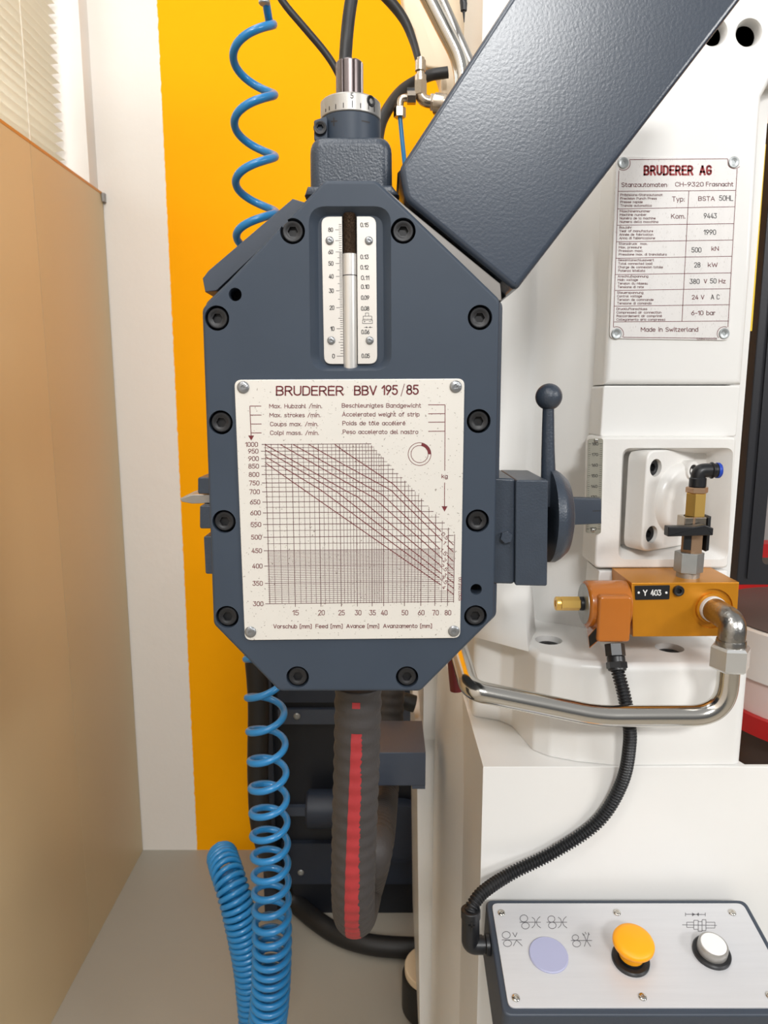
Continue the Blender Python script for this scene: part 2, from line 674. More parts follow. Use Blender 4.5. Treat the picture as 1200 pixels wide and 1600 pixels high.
# single-line engraved lettering: name -> (width, strokes), cap height 1
FONT = {
    ' ': (.30, []), '.': (.08, [[(.04, 0), (.04, .09)]]), ',': (.1, [[(.06, .08), (.02, -.12)]]), ':': (.08, [[(.04, 0), (.04, .09)], [(.04, .5), (.04, .59)]]), '-': (.36, [[(0, .42), (.36, .42)]]),
    '/': (.42, [[(0, -.08), (.42, 1.08)]]), '[': (.2, [[(.2, 1.08), (0, 1.08), (0, -.16), (.2, -.16)]]), ']': (.2, [[(0, 1.08), (.2, 1.08), (.2, -.16), (0, -.16)]]),
    '0': (.52, [_O(.52, 0, 1)]), '1': (.26, [[(0, .72), (.26, 1), (.26, 0)]]),
    '2': (.52, [_a(.26, .74, .26, .26, 170, -30) + [(0, 0), (.53, 0)]]), '3': (.52, [[(.02, 1), (.5, 1), (.24, .6)] + _a(.24, .3, .28, .3, 90, -160)]),
    '4': (.56, [[(.36, 1), (0, .24), (.56, .24)], [(.42, .60), (.42, 0)]]), '5': (.52, [[(.48, 1), (.06, 1), (.03, .52)] + _a(.24, .32, .28, .32, 120, -155)]),
    '6': (.54, [[(.42, 1), (.06, .46)] + _a(.27, .29, .27, .29, 150, -210)]), '7': (.52, [[(0, 1), (.52, 1), (.2, 0)]]),
    '8': (.54, [_a(.27, .77, .23, .23, -90, 270), _a(.27, .27, .27, .27, 90, 450)]), '9': (.54, [[(.12, 0), (.48, .54)] + _a(.27, .71, .27, .29, -30, 330)]),
    'A': (.66, [[(0, 0), (.33, 1), (.66, 0)], [(.11, .3), (.55, .3)]]),
    'B': (.58, [[(0, 0), (0, 1), (.32, 1)] + _a(.32, .76, .23, .24, 90, -90) + [(0, .52)], [(.32, .52)] + _a(.32, .26, .26, .26, 90, -90) + [(0, 0)]]),
    'C': (.56, [_a(.29, .72, .29, .28, 15, 180) + _a(.29, .28, .29, .28, 180, 345)]), 'D': (.58, [[(0, 0), (0, 1), (.28, 1)] + _a(.28, .7, .30, .3, 90, 0) + _a(.28, .3, .30, .3, 0, -90) + [(0, 0)]]),
    'E': (.50, [[(.5, 1), (0, 1), (0, 0), (.5, 0)], [(0, .53), (.44, .53)]]), 'F': (.5, [[(.5, 1), (0, 1), (0, 0)], [(0, .53), (.44, .53)]]),
    'G': (.58, [_a(.29, .72, .29, .28, 20, 180) + _a(.29, .28, .29, .28, 180, 360) + [(.58, .46), (.32, .46)]]), 'H': (.58, [[(0, 0), (0, 1)], [(.58, 0), (.58, 1)], [(0, .53), (.58, .53)]]),
    'K': (.58, [[(0, 0), (0, 1)], [(.54, 1), (0, .42)], [(.2, .62), (.58, 0)]]), 'L': (.48, [[(0, 1), (0, 0), (.48, 0)]]),
    'M': (.74, [[(0, 0), (0, 1), (.37, .35), (.74, 1), (.74, 0)]]), 'N': (.6, [[(0, 0), (0, 1), (.6, 0), (.6, 1)]]),
    'P': (.56, [[(0, 0), (0, 1), (.3, 1)] + _a(.3, .73, .26, .27, 90, -90) + [(0, .46)]]), 'R': (.58, [[(0, 0), (0, 1), (.3, 1)] + _a(.3, .74, .26, .26, 90, -90) + [(0, .48)], [(.3, .48), (.58, 0)]]),
    'S': (.54, [_a(.27, .75, .25, .25, 30, 270) + _a(.27, .25, .27, .25, 90, -150)]), 'T': (.58, [[(0, 1), (.58, 1)], [(.29, 1), (.29, 0)]]),
    'U': (.58, [[(0, 1), (0, .29)] + _a(.29, .29, .29, .29, 180, 360) + [(.58, 1)]]), 'V': (.62, [[(0, 1), (.31, 0), (.62, 1)]]), 'W': (.9, [[(0, 1), (.22, 0), (.45, .85), (.68, 0), (.9, 1)]]),
    'Y': (.62, [[(0, 1), (.31, .46), (.62, 1)], [(.31, .46), (.31, 0)]]), 'Z': (.56, [[(0, 1), (.56, 1), (0, 0), (.56, 0)]]),
    'a': (.48, [_bowl(.48, 0, X_), [(.48, X_), (.48, 0)]]), 'b': (.48, [[(0, 1), (0, 0)], _bowl(.48, 0, X_)]), 'c': (.44, [_a(.24, X_ - .24, .24, .24, 30, 180) + _a(.24, .24, .24, .24, 180, 330)]),
    'd': (.48, [[(.48, 1), (.48, 0)], _bowl(.48, 0, X_)]), 'e': (.48, [[(0, .36), (.48, .36), (.48, .46)] + _a(.24, X_ - .24, .24, .24, 0, 180) + _a(.24, .24, .24, .24, 180, 320)]),
    'f': (.34, [_a(.26, .8, .16, .2, 60, 180) + [(.1, 0)], [(0, X_), (.32, X_)]]), 'g': (.48, [_bowl(.48, 0, X_), [(.48, X_), (.48, -.06)] + _a(.24, -.06, .24, .24, 0, -150)]),
    'h': (.46, [[(0, 0), (0, 1)], _n(0, .46, X_)]), 'i': (.06, [[(.03, 0), (.03, X_)], [(.03, .9), (.03, .99)]]), 'j': (.2, [[(.16, X_), (.16, -.12), (0, -.26)], [(.16, .9), (.16, .99)]]),
    'k': (.44, [[(0, 0), (0, 1)], [(.42, X_), (0, .26)], [(.15, .42), (.44, 0)]]), 'l': (.14, [[(0, 1), (0, .12), (.05, .02), (.14, 0)]]),
    'm': (.74, [[(0, 0), (0, X_)], _n(0, .37, X_), _n(.37, .74, X_)]), 'n': (.46, [[(0, 0), (0, X_)], _n(0, .46, X_)]), 'o': (.48, [_O(.48, 0, X_)]),
    'p': (.48, [[(0, -.28), (0, X_)], _bowl(.48, 0, X_)]), 'r': (.32, [[(0, 0), (0, X_)], [(0, .44)] + _a(.2, .44, .2, .26, 180, 60)]),
    's': (.42, [_a(.21, .52, .19, .18, 30, 270) + _a(.21, .17, .21, .17, 90, -150)]), 't': (.32, [[(.1, .94), (.1, .16)] + _a(.26, .16, .16, .16, 180, 290), [(0, X_), (.3, X_)]]),
    'u': (.46, [[(0, X_), (0, .23)] + _a(.23, .23, .23, .23, 180, 360), [(.46, X_), (.46, 0)]]), 'v': (.46, [[(0, X_), (.23, 0), (.46, X_)]]), 'w': (.7, [[(0, X_), (.17, 0), (.35, .6), (.53, 0), (.7, X_)]]),
    'x': (.46, [[(0, X_), (.46, 0)], [(0, 0), (.46, X_)]]), 'y': (.46, [[(0, X_), (.23, 0)], [(.46, X_), (.12, -.28)]]), 'z': (.42, [[(0, X_), (.42, X_), (0, 0), (.42, 0)]]),
    'ß': (.5, [[(0, 0), (0, .75)] + _a(.22, .78, .22, .22, 180, -60) + [(.26, .56)] + _a(.24, .28, .26, .28, 80, -100)]),
}
FONT['é'] = (.48, FONT['e'][1] + [[(.2, .82), (.34, .98)]])
FONT['ô'] = (.48, FONT['o'][1] + [[(.12, .82), (.24, .97), (.36, .82)]])
FONT['ä'] = (.48, FONT['a'][1] + [[(.12, .86), (.12, .94)], [(.34, .86), (.34, .94)]])


def text(mb, s, x0, x1, yb, cap, pl, sw=1.0, ang=0.0, gap=.20):
    """s engraved between pixels x0..x1 with its baseline at yb; sw is the line width; ang turns it about (x0,yb)"""
    x, st = 0.0, []
    for ch in s:
        w_, ss = FONT[ch]
        st += [[(x + a_, b_) for a_, b_ in q_] for q_ in ss]
        x += w_ + gap
    tw = x - gap
    k = (x1 - x0 - sw) / max(tw, .2) if len(s) > 1 or tw > .3 else cap
    c, sn = math.cos(ang), math.sin(ang)
    h = cap - sw
    for q_ in st:
        pp = []
        for a_, b_ in q_:
            u, v = sw / 2 + a_ * k, -sw / 2 - b_ * h
            pp.append(Vector((x0 + u * c - v * sn, yb + u * sn + v * c)))
        for i in range(len(pp) - 1):
            d = pp[i + 1] - pp[i]
            if d.length < 1e-6:
                continue
            d = d.normalized() * sw * (.5 if i in (0, len(pp) - 2) else .22)
            stroke(mb, [pp[i] - d * (1 if i == 0 else .5), pp[i + 1] + d * (1 if i == len(pp) - 2 else .5)], sw, pl)


def lettering(name, mb, m, parent, label=None):
    return part(name, mb, m, parent, label, fix=False, smooth=False)


# ------------------------------------------------------------------ repeated hardware (local coordinates, facing -y)
def socket_screw_mesh(r, depth=0.004):
    mb = MB()
    n = 24
    hx = r * 0.50
    circ = lambda rr, y: [Vector((rr * math.cos(2 * PI * i / n), y, rr * math.sin(2 * PI * i / n))) for i in range(n)]

    def hexr(y):
        o = []
        for i in range(n):
            a = 2 * PI * i / n
            k = hx * math.cos(PI / 6) / math.cos((a % (PI / 3)) - PI / 6)
            o.append(Vector((k * math.cos(a), y, k * math.sin(a))))
        return o
    mb.add(loft([circ(r * 0.98, r * 0.9), circ(r, r * 0.2), circ(r * 0.97, r * 0.06), circ(r * 0.90, 0), circ(r * 0.66, 0.0), circ(r * 0.62, r * 0.03), hexr(r * 0.05), hexr(r * 0.5)]))
    return mb.mesh('socket_screw', angle=40)


def dome_mesh(name, r, h, slot=False):
    mb = MB()
    mb.add(lathe([(r * 0.96, -0.0002), (r, -h * 0.25), (r * 0.94, -h * 0.6), (r * 0.75, -h * 0.88), (r * 0.45, -h * 1.0), (r * 0.3, -h * 0.98), (r * 0.26, -h * 0.62), (1e-5, -h * 0.6)], (0, 0, 0), (0, 1, 0), 20))
    return mb.mesh(name, angle=50)


def flush_mesh(name, r):
    mb = MB()
    mb.add(lathe([(r, -0.0002), (r, -0.0006), (r * .9, -0.0011), (r * .62, -0.0011), (r * .5, -0.0007), (r * .34, -0.0007), (r * .30, 0.0030), (1e-5, 0.0030)], (0, 0, 0), (0, 1, 0), 22))
    return mb.mesh(name, angle=30)


def place(me, name, m, parent, p, rot=None):
    o = link(me, name, m, parent, Vector(p) - base_of(parent))
    if rot is not None:
        o.rotation_euler = rot
    return o


# ================================================================== ROOM
XL = -0.765
mb = MB().add(box(-0.95, 4.0, -4.0, 2.15, -0.10, 0.0))
structure('floor', mb, 'floor')
mb = MB().add(box(-1.0, 4.0, 2.0, 2.15, 0.0, 3.3))
structure('wall_back', mb, 'backwall')
mb = MB()
mb.add(box(-0.95, XL, -4.0, 1.9995, 0.0, 1.915))
mb.add(box(-0.95, XL, -4.0, 1.9995, 2.95, 3.3))
mb.add(box(-0.95, XL, 1.945, 1.9995, 1.9149, 2.951))
mb.add(box(-0.95, XL, -4.0, 0.2, 1.9149, 2.951))
structure('wall_left', mb, 'wallwhite')
# window: frame with a cross bar and its pane
mb = MB()
for z0, z1 in ((1.9155, 1.975), (2.50, 2.56), (2.89, 2.949)):
    mb.add(box(-0.93, -0.875, 0.201, 1.944, z0, z1))
for y0, y1 in ((0.201, 0.25), (0.95, 1.03), (1.885, 1.944)):
    mb.add(box(-0.93, -0.875, y0, y1, 1.916, 2.948))
win = structure('window_1', mb, 'wallwhite')
glass = mat('window_glass', (255, 255, 255), 0.05)
gn = glass.node_tree
gt_ = gn.nodes.new('ShaderNodeBsdfTransparent')
gm_ = gn.nodes.new('ShaderNodeMixShader')
gm_.inputs[0].default_value = 0.93
gn.links.new(gn.nodes['Principled BSDF'].outputs[0], gm_.inputs[1])
gn.links.new(gt_.outputs[0], gm_.inputs[2])
gn.links.new(gm_.outputs[0], gn.nodes['Material Output'].inputs[0])
part('pane', MB().add(box(-0.905, -0.899, 0.24, 1.90, 1.97, 2.90)), glass, win)

# plywood lining below the window, two sheets
for i, (y0, y1, lab) in enumerate(((1.606, 1.996, 'narrow far plywood wall panel between the vertical joint and the white corner'),
                                   (0.15, 1.604, 'wide near plywood wall panel below the blind, at the left edge of the photo'))):
    t = thing('plywood_panel', lab, 'wall panel', (XL + 0.006, (y0 + y1) / 2, 0.0), 'plywood panels lining the left wall')
    part('sheet', MB().add(box(XL + 0.0003, XL + 0.012, y0, y1, 0.0005, 1.930)), 'ply', t)
    part('top_edge', MB().add(box(XL + 0.0003, XL + 0.0125, y0, y1, 1.9302, 1.937)), 'ply_edge', t, 'orange brown raw plywood edge')
mb = MB().add(prism([(XL + 0.013, 1.912), (XL + 0.020, 1.912), (XL + 0.020, 1.934), (XL + 0.013, 1.934)], 1.985, 1.9995, XZ, 0.001))
single('wall_clip', mb, 'clip', 'small grey clip at the far top corner of the plywood panel', 'clip')

# venetian blind
t = thing('venetian_blind', 'white venetian blind with tilted slats in the window above the plywood panel', 'blind', (-0.82, 1.1, 1.94))
mb = MB()
z = 1.965
while z < 2.94:
    a = math.radians(9)
    c, s_ = math.cos(a) * 0.0125, -math.sin(a) * 0.0125
    q = [(-0.82 + c, z - s_), (-0.82 + 0.002, z + 0.0016), (-0.82 - c, z + s_), (-0.82 - c, z + s_ - 0.0006), (-0.82 + 0.002, z + 0.0008), (-0.82 + c, z - s_ - 0.0006)]
    mb.add(prism(q, 0.26, 1.905, lambda a_, b_, c_: (a_, c_, b_)))
    z += 0.0225
part('slats', mb, 'blind', t)
part('bottom_rail', MB().add(box(-0.833, -0.807, 0.26, 1.905, 1.939, 1.951)), 'blind', t)
for y in (0.6, 1.22, 1.72):
    part('cord', MB().add(cyl((-0.806, y, 1.95), (0, 0, 1), 0.0012, 0.99, 8)), 'blind', t)

# ================================================================== PUNCH PRESS
YF = 0.812        # face carrying the valve and the bearing cover
YP = 0.832       # face carrying the machine plate
press = thing('punch_press', 'large cream white punch press with machine plate, filling the right half of the photo', 'machine', (0.5, 1.1, 0.0))


def XA(px, Y, py=700):
    return P(px, py, Y).x


# column with the concave channel left of the front face
prof = [(1157, .862), (948, .862), (940, .866), (926, .874), (895, .888), (860, .900), (828, .922), (800, .908), (782, .894), (760, .890)]
pts = [(XA(px, Y), Y) for px, Y in prof[:2]] + [(q_.x, q_.y) for q_ in spline([(XA(px, Y), Y, 0) for px, Y in prof[1:]], 4)][1:]
pts += [(XA(742, .884), .896), (XA(742, .884), 1.10), (XA(1157, .83), 1.10)]
part('column', MB().add(prism(pts, 1.085, 2.3, XY)), 'white', press, angle=60)

# upper front face with its cut-out at the right and the round holes
o = px2([(944, 601), (951, 470), (957, 300), (985, -120), (1480, -120), (1480, 112), (1232, 116), (1204, 128), (1192, 150), (1188, 200), (1176, 400), (1160, 601)], YP)
body = MB().add(prism(o, YP, YP + 0.055, XZ, 0.007, seg=4))
cut = MB()
for hx, hy, hr in ((1170, 51, 0.0122), (1116, 50, 0.0122)):
    c = P(hx, hy, YP)
    cut.add(lathe([(hr + .0022, -0.01), (hr + .0022, 0.0), (hr, 0.004), (hr, 0.045)], c, (0, 1, 0), 32))
part('upper_face', boolean(body, cut), 'white', press, angle=40)
for hx, hy in ((1170, 51), (1116, 50)):
    c = P(hx, hy, YP)
    part('bore_shade', MB().add(lathe([(.0119, .012), (.0119, .044), (1e-5, .044), (1e-5, .0438), (.0117, .0438), (.0117, .012)], c, (0, 1, 0), 28)), 'shade_black', press)  # black lining paints the shade inside the round holes
# plain band
o = px2([(942, 602.6), (1157, 602.6), (1150, 682.6), (937, 682.6)], YP)
part('face_band', MB().add(prism(fillet(o, .004), YP - 0.001, YP + 0.05, XZ, 0.002)), 'white', press)
# lower face with the rounded pocket
o = px2([(937, 682.8), (1151, 682.8), (1138, 888), (929, 888)], YF)
body = MB().add(prism(fillet(o, .006), YF, YF + 0.052, XZ, 0.003))
cut = MB()
r0 = fillet(px2([(973, 700), (1146, 700), (1137, 874), (966, 874)], YF), 0.010, 6)
r1 = fillet(px2([(980, 706), (1128, 706), (1122, 864), (974, 864)], YF), 0.008, 6)
cut.add(loft([[XZ(a, b, YF - 0.01) for a, b in inset(r0, -0.003)], [XZ(a, b, YF + 0.0005) for a, b in r0], [XZ(a, b, YF + 0.012) for a, b in r1], [XZ(a, b, YF + 0.030) for a, b in inset(r1, 0.004)]]))
part('lower_face', boolean(body, cut), 'white_rough', press, angle=50)
part('valve_pad', MB().add(prism(px2([(936, 892), (1137, 892), (1132, 962), (930, 962)], YF + .001), YF + 0.001, YF + 0.05, XZ, 0.002)), 'white', press)

# bearing cover, turned to the right inside the pocket
ang = math.radians(31)
cc = P(1007, 785, 0.798)
ex = Vector((math.cos(ang), math.sin(ang), 0))
en = Vector((math.sin(ang), -math.cos(ang), 0))       # outward
W_, H_ = 0.108, 0.118
z0 = cc.z
cov = lambda a, b, c: tuple(cc + ex * a + Vector((0, 0, b)) - en * c)
o = fillet([(0, -H_ / 2), (W_, -H_ / 2), (W_, H_ / 2), (0, H_ / 2)], 0.014, 6)
body = MB().add(prism(o, 0.0, 0.026, cov, 0.0025))
holes = [(0.016, H_ / 2 - 0.020), (0.092, H_ / 2 - 0.020), (0.016, -H_ / 2 + 0.020), (0.092, -H_ / 2 + 0.020)]
cut = MB()
for a, b in holes:
    cut.add(lathe([(0.0102, -0.006), (0.0102, 0.014)], cov(a, b, 0), -en, 28))
cv = part('bearing_cover', boolean(body, cut), 'white_rough', press, 'white square cover plate, turned in its pocket')
mb = MB()
ctr = cov(0.060, 0.0, 0)
mb.add(lathe([(0.043, 0.0005), (0.042, -0.003), (0.039, -0.0075), (0.034, -0.0095), (0.012, -0.0105), (1e-5, -0.0105)], ctr, -en, 48))
part('boss', mb, 'white_rough', cv, angle=60)
mb = MB()
b = Vector(cov(0.068, H_ / 2 - 0.025, 0.0))
mb.add(lathe([(0.0115, 0.0), (0.0115, -0.010), (0.0105, -0.012), (0.0072, -0.012), (0.0070, -0.004), (1e-5, -0.004)], b, -en, 28))
part('lubrication_port', mb, 'white_rough', cv)
part('port_bore', MB().add(lathe([(0.0069, -0.0035), (0.0069, -0.0106), (0.0035, -0.0107), (0.0034, -0.004), (1e-5, -0.004)], b, -en, 24)), 'black', cv)
sm = socket_screw_mesh(0.0098)
rz = ang
for a, b in holes:
    place(sm, 'socket_screw', 'black', cv, cov(a, b, 0.004), (0, 0, rz))

# foot flange of the column
YB = 0.745
zb = P(755, 1198, YB).z
zt = P(900, 1035, YB + .010).z
fl = [PZ(x, y, zb) for x, y in ((1160, 1194), (960, 1196), (900, 1190), (858, 1182), (832, 1172), (815, 1152), (800, 1135), (780, 1126), (738, 1119))]
pts = [(p.x, p.y) for p in fl]
pts += [(pts[-1][0], 1.25), (pts[0][0], 1.25)]
pts[0] = (pts[0][0], pts[1][1] + .002)
body = MB().add(prism(fillet(pts, [.014, .03, .02, .02, .012, .012, .012, .012, .012, 0, 0], 4), zt, zb + .0005, XY, 0.009, seg=5))
cut = MB()
bolts = [PZ(857, 1000, zt), PZ(1046, 1012, zt)]
for c in bolts:
    cut.add(cyl((c.x, c.y, zt - 0.016), (0, 0, 1), 0.0165, 0.03, 28))
ff = part('foot_flange', boolean(body, cut), 'white', press, angle=60)
mbs = socket_screw_mesh(0.0145)
for c in bolts:
    place(mbs, 'flange_bolt', 'black', ff, (c.x, c.y, zt - 0.006), (-PI / 2, 0, 0))
# sloped web where column meets the flange, left
mb = MB()
a0 = P(728, 985, .86)
w = [(a0.x, 0.88), (XA(820, .86), 0.82), (XA(845, .87), 0.88), (XA(845, .87), 1.0), (a0.x, 1.0)]
mb.add(loft([[Vector((x, y - .02, zt - 0.004)) for x, y in w], [Vector((x, y + .0, zt + 0.03)) for x, y in w], [Vector((x, max(y, .91), zt + 0.075)) for x, y in w]]))
part('web', mb, 'white', press, angle=70)

# bed
bl = P(755, 1198, YB)
brx = 0.98
ba, bb_ = PZ(1164, 1197, zb), PZ(1144, 1187, zb)
o = [(bl.x, YB), (brx, YB), (brx, YB + .006), (ba.x + .002, YB + .006), (bb_.x + .004, bb_.y + .006), (bb_.x + .004, 1.25), (bl.x - .004, 1.25)]
body = MB().add(prism(o, zb, 0.03, XY, 0.001))
part('bed', body, 'white', press)
# side ribs of the bed (the stepped left flank)
mb = MB()
xs = bl.x
o = [(xs + .002, 0.90), (xs - 0.018, 0.96), (xs - 0.024, 1.06), (xs - .024, 1.25), (xs + .002, 1.25)]
mb.add(loft([[Vector((x, y, 0.03)) for x, y in o], [Vector((x, y, 0.86)) for x, y in o], [Vector((x + (0.006 if x < xs else 0), y + .03, 0.985)) for x, y in o]]))
part('flank_rib', mb, 'white', press)
mb = MB()
q = lambda px, py, Y: P(px, py, Y)
X0, X1 = P(653, 1250, 1.16).x, P(706, 1250, 1.16).x
o0 = [(X0 - .003, 1.165), (X1 + .01, 1.165), (X1 + .03, 1.60), (X0 + .0, 1.60)]
mb.add(loft([[Vector((x + (0.012 if x < X0 + .002 else 0), y, 0.13)) for x, y in o0], [Vector((x, y, 0.80)) for x, y in o0], [Vector((x, y, 0.80)) for x, y in o0]]))
part('rear_leg', mb, 'white', press)
mb = MB()
o1 = [(X0 + 0.008, 1.155), (X1 + .012, 1.155), (X1 + .02, 1.58), (X0 + .008, 1.58)]
mb.add(prism(o1, 1.02, 0.805, XY, 0.006))
mb.add(prism(fillet([(X0 + 0.018, 1.10), (X1 + .03, 1.10), (X1 + .03, 1.50), (X0 + .018, 1.50)], 0.01), 1.12, 1.0, XY, 0.01))
part('rear_shoulder', mb, 'white', press)
c = PZ(716, 1545, 0.13)
mb = MB().add(lathe([(0.062, 0.005), (0.070, 0.012), (0.070, 0.090), (0.066, 0.096)], (X1 - .01, 1.42, 0), (0, 0, 1), 40))
fo = part('levelling_foot', mb, 'rubber', press, 'black rimmed round foot with beige top')
part('foot_top', MB().add(cyl((X1 - .01, 1.42, 0.0965), (0, 0, 1), 0.064, 0.02, 40, 0.002)), 'cream', fo)

# machine plate riveted to the upper face
YN = YP - 0.0016
pl = on_y(YN - 0.00012)
o = px2([(963, 244.5), (1155.5, 247), (1139, 532), (952.5, 529)], YN)
npl = part('machine_plate', MB().add(prism(fillet(o, 0.006), YN, YP - 0.0001, XZ, 0.0004)), 'plate2', press, 'aluminium machine plate with maroon title and eight ruled rows')
mb = MB()
text(mb, 'BRUDERER', 1005.5, 1083.5, 274.4, 16.4, pl, 3.3, gap=.34)
text(mb, 'AG', 1092.5, 1112.5, 274.0, 16.4, pl, 3.3, gap=.34)
lettering('title_lettering', mb, 'maroon_bold', npl)
mb = MB()
text(mb, 'Stanzautomaten', 971, 1042.4, 292.3, 7.2, pl)
text(mb, 'CH-9320', 1055, 1099.5, 291.6, 7.2, pl)
text(mb, 'Frasnacht', 1103, 1146, 291.4, 7.2, pl)
rows = [["Präzisions-Stanzautomat", "Precision Punch Press", "Presse rapide", "Trancia automatica"],
        ["Maschinennummer", "Machine number", "Numéro de la machine", "Numero della macchina"],
        ["Baujahr", "Year of manufacture", "Année de fabrication", "Anno di fabbricazione"],
        ["Stanzdruck  max.", "Max. pressure", "Pression maxi.", "Pressione max. di tranciatura"],
        ["Gesamtanschlusswert", "Total connected load", "Charge de connexion totale", "Potenza istallata"],
        ["Anschlußspannung", "Main voltage", "Tension du réseau", "Tensione di rete"],
        ["Steuerspannung", "Control voltage", "Tension de commande", "Tensione di comando"],
        ["Druckluftanschluss", "Compressed air connection", "Raccordement air comprimé", "Collegamento aria compressa"]]
wid = [[66, 57, 35, 49], [48, 42, 56, 60], [20, 53, 53, 56], [45, 36, 38, 75], [56, 53, 70, 42], [48, 32, 47, 41], [41, 39, 57, 54], [48, 70, 71, 76]]
for i in range(8):
    for k in range(4):
        x = 969.3 - 0.85 * i
        yb = 306.4 + 25.45 * i + 5.55 * k
        text(mb, rows[i][k], x, x + wid[i][k], yb, 3.9, pl, 0.62)
text(mb, 'Typ:', 1050, 1070, 315, 8, pl)
text(mb, 'BSTA', 1091, 1117, 314, 7.4, pl)
text(mb, 'Kom.', 1048.6, 1071, 341.8, 7.6, pl)
text(mb, 'kN', 1111.6, 1123.2, 392, 7.2, pl)
text(mb, 'kW', 1106, 1121.4, 417.4, 7.2, pl)
text(mb, 'V', 1099.6, 1105, 443, 7, pl)
text(mb, 'Hz', 1123, 1134, 442.8, 7, pl)
text(mb, '24 V', 1081, 1100.6, 468, 7.2, pl)
text(mb, '6-10 bar', 1080, 1118, 492.6, 7.4, pl)
text(mb, 'Made in Switzerland', 1001.4, 1091, 518.4, 7.2, pl)
text(mb, '12584.02.0.03', 1088, 1120, 531.2, 3.2, pl, 0.5)
for yl, yr in ((299, 297.4), (326.4, 323), (352, 349.4), (377.8, 375), (403.6, 400.4), (429, 426.4), (453.8, 451), (478.4, 476), (503, 501.6)):
    t_ = (yl - 264) / (528 - 264)
    xl = 966.6 - 8.6 * t_
    xr = 1151.6 - 14.0 * t_
    stroke(mb, [(xl, yl), (xr, yr)], 0.9, pl)
stroke(mb, [(1076.4, 298.4), (1065.6, 502.2)], 0.9, pl)
stroke(mb, [(983.5, 249.5), (1137, 248)], 0.9, pl)
stroke(mb, [(1137, 248)] + [(1147.5 + 11 * math.cos(a), 253.5 + 10 * math.sin(a)) for a in [PI - .5 - k * .24 for k in range(9)]][0:9], 0.9, pl)
stroke(mb, [(1151.8, 264), (1137.4, 511)], 0.9, pl)
stroke(mb, [(967, 266.5), (958.4, 511)], 0.9, pl)
stroke(mb, [(973.5, 527), (1120, 528.6)], 0.9, pl)
stroke(mb, arc(973.8, 255, 11, -.45, 2.2, 10), 0.9, pl)
stroke(mb, arc(963.3, 521.5, 11, -2.0, .5, 10), 0.9, pl)
stroke(mb, arc(1131.6, 521.5, 11, 2.5, 5.1, 10), 0.9, pl)
lettering('ruled_lettering', mb, 'maroon', npl)
mb = MB()
text(mb, '50HL', 1123.6, 1145.6, 313.8, 8.6, pl)
text(mb, '9443', 1099.6, 1120, 341.4, 8.4, pl)
text(mb, '1990', 1099.4, 1118.8, 367, 8.4, pl)
text(mb, '500', 1080.4, 1096, 394.6, 8.2, pl)
text(mb, '28', 1084.6, 1094.6, 418, 8.2, pl)
text(mb, '380', 1077.6, 1093.2, 443.8, 8.2, pl)
text(mb, '50', 1109.4, 1119.6, 443, 8.0, pl)
text(mb, 'A C', 1110.6, 1124.4, 468, 8.0, pl)
lettering('stamped_lettering', mb, 'ink', npl)
rv = flush_mesh('plate_rivet', 0.0060)
for x, y in ((973.8, 254.6), (1146.4, 253.6), (963.2, 521.6), (1131.4, 521.4)):
    place(rv, 'plate_rivet', 'zinc', npl, P(x, y, YN))

# height scale beside the lower face
YS = YF - 0.004
o = fillet(px2([(919, 686), (942.5, 685), (939, 834), (915.5, 833)], YS), 0.003)
sp = part('height_scale', MB().add(prism(o, YS, YS + 0.0015, XZ)), 'oldscale', press, 'narrow dull metal scale reading 100 to 180')
mb = MB()
pl = on_y(YS - 0.0001)
for i, nn in enumerate((180, 170, 160, 150, 140, 130, 120, 110, 100)):
    y = 693.6 + 16.6 * i
    xo = -3.2 * i / 8
    text(mb, str(nn), 925 + xo, 935 + xo, y + 2.4, 4.8, pl, 0.8)
    stroke(mb, [(919.6 + xo, y), (923.4 + xo, y)], 0.7, pl)
    stroke(mb, [(936.5 + xo, y), (941.4 + xo, y)], 0.7, pl)
    if i < 8:
        for k in range(1, 5):
            yy = y + 16.6 * k / 5
            stroke(mb, [(937.5 + xo, yy), (940.8 + xo, yy)], 0.5, pl)
            stroke(mb, [(919.8 + xo, yy), (922 + xo, yy)], 0.5, pl)
lettering('scale_lettering', mb, 'ink', sp)
for x, y in ((931.5, 688.2), (926.5, 828.6)):
    place(dome_mesh('scale_screw', 0.0024, 0.0012), 'scale_screw', 'steel', sp, P(x, y, YS))
part('scale_backing', MB().add(prism(px2([(934, 690), (942, 690), (939, 830), (931, 830)], YS + .0016), YS + 0.0016, YS + 0.05, XZ)), 'white', press)

# ================================================================== STRIP FEEDER
YC = 0.55
feeder = thing('strip_feeder', 'octagonal slate grey strip feed unit with printed chart plate in the middle', 'machine', (P(550, 1080, .66).x, 0.66, P(550, 1080, .66).z))
oct_ = [(507, 281), (589, 281), (782, 468), (772, 966), (657, 1081), (436, 1081), (333, 976), (315, 482)]
o = fillet(px2(oct_, YC), [0.008] * 8, 5)
TC = 0.018
body = MB().add(prism(o, YC, YC + TC, XZ, 0.003, seg=4))
scr = [(457, 361), (630, 360.5), (339, 497), (750, 496), (345, 660), (748, 658), (350, 815), (746, 814), (355, 964), (743, 963), (465, 1058), (636, 1058)]
cut = MB()
for x, y in scr:
    cut.add(cyl(P(x, y, YC) - Vector((0, .005, 0)), (0, 1, 0), 0.0093, 0.0175, 30))
for x, y, r in ((367.5, 460, 0.0049), (744, 921, 0.0046)):
    cut.add(cyl(P(x, y, YC) - Vector((0, .005, 0)), (0, 1, 0), r, 0.0215, 26))
ro = fillet(px2([(482, 322), (611, 322), (612, 579), (485, 580)], YC), 0.013, 7)
ri = fillet(px2([(493, 331), (600, 331), (602, 573), (496, 573)], YC), 0.010, 7)
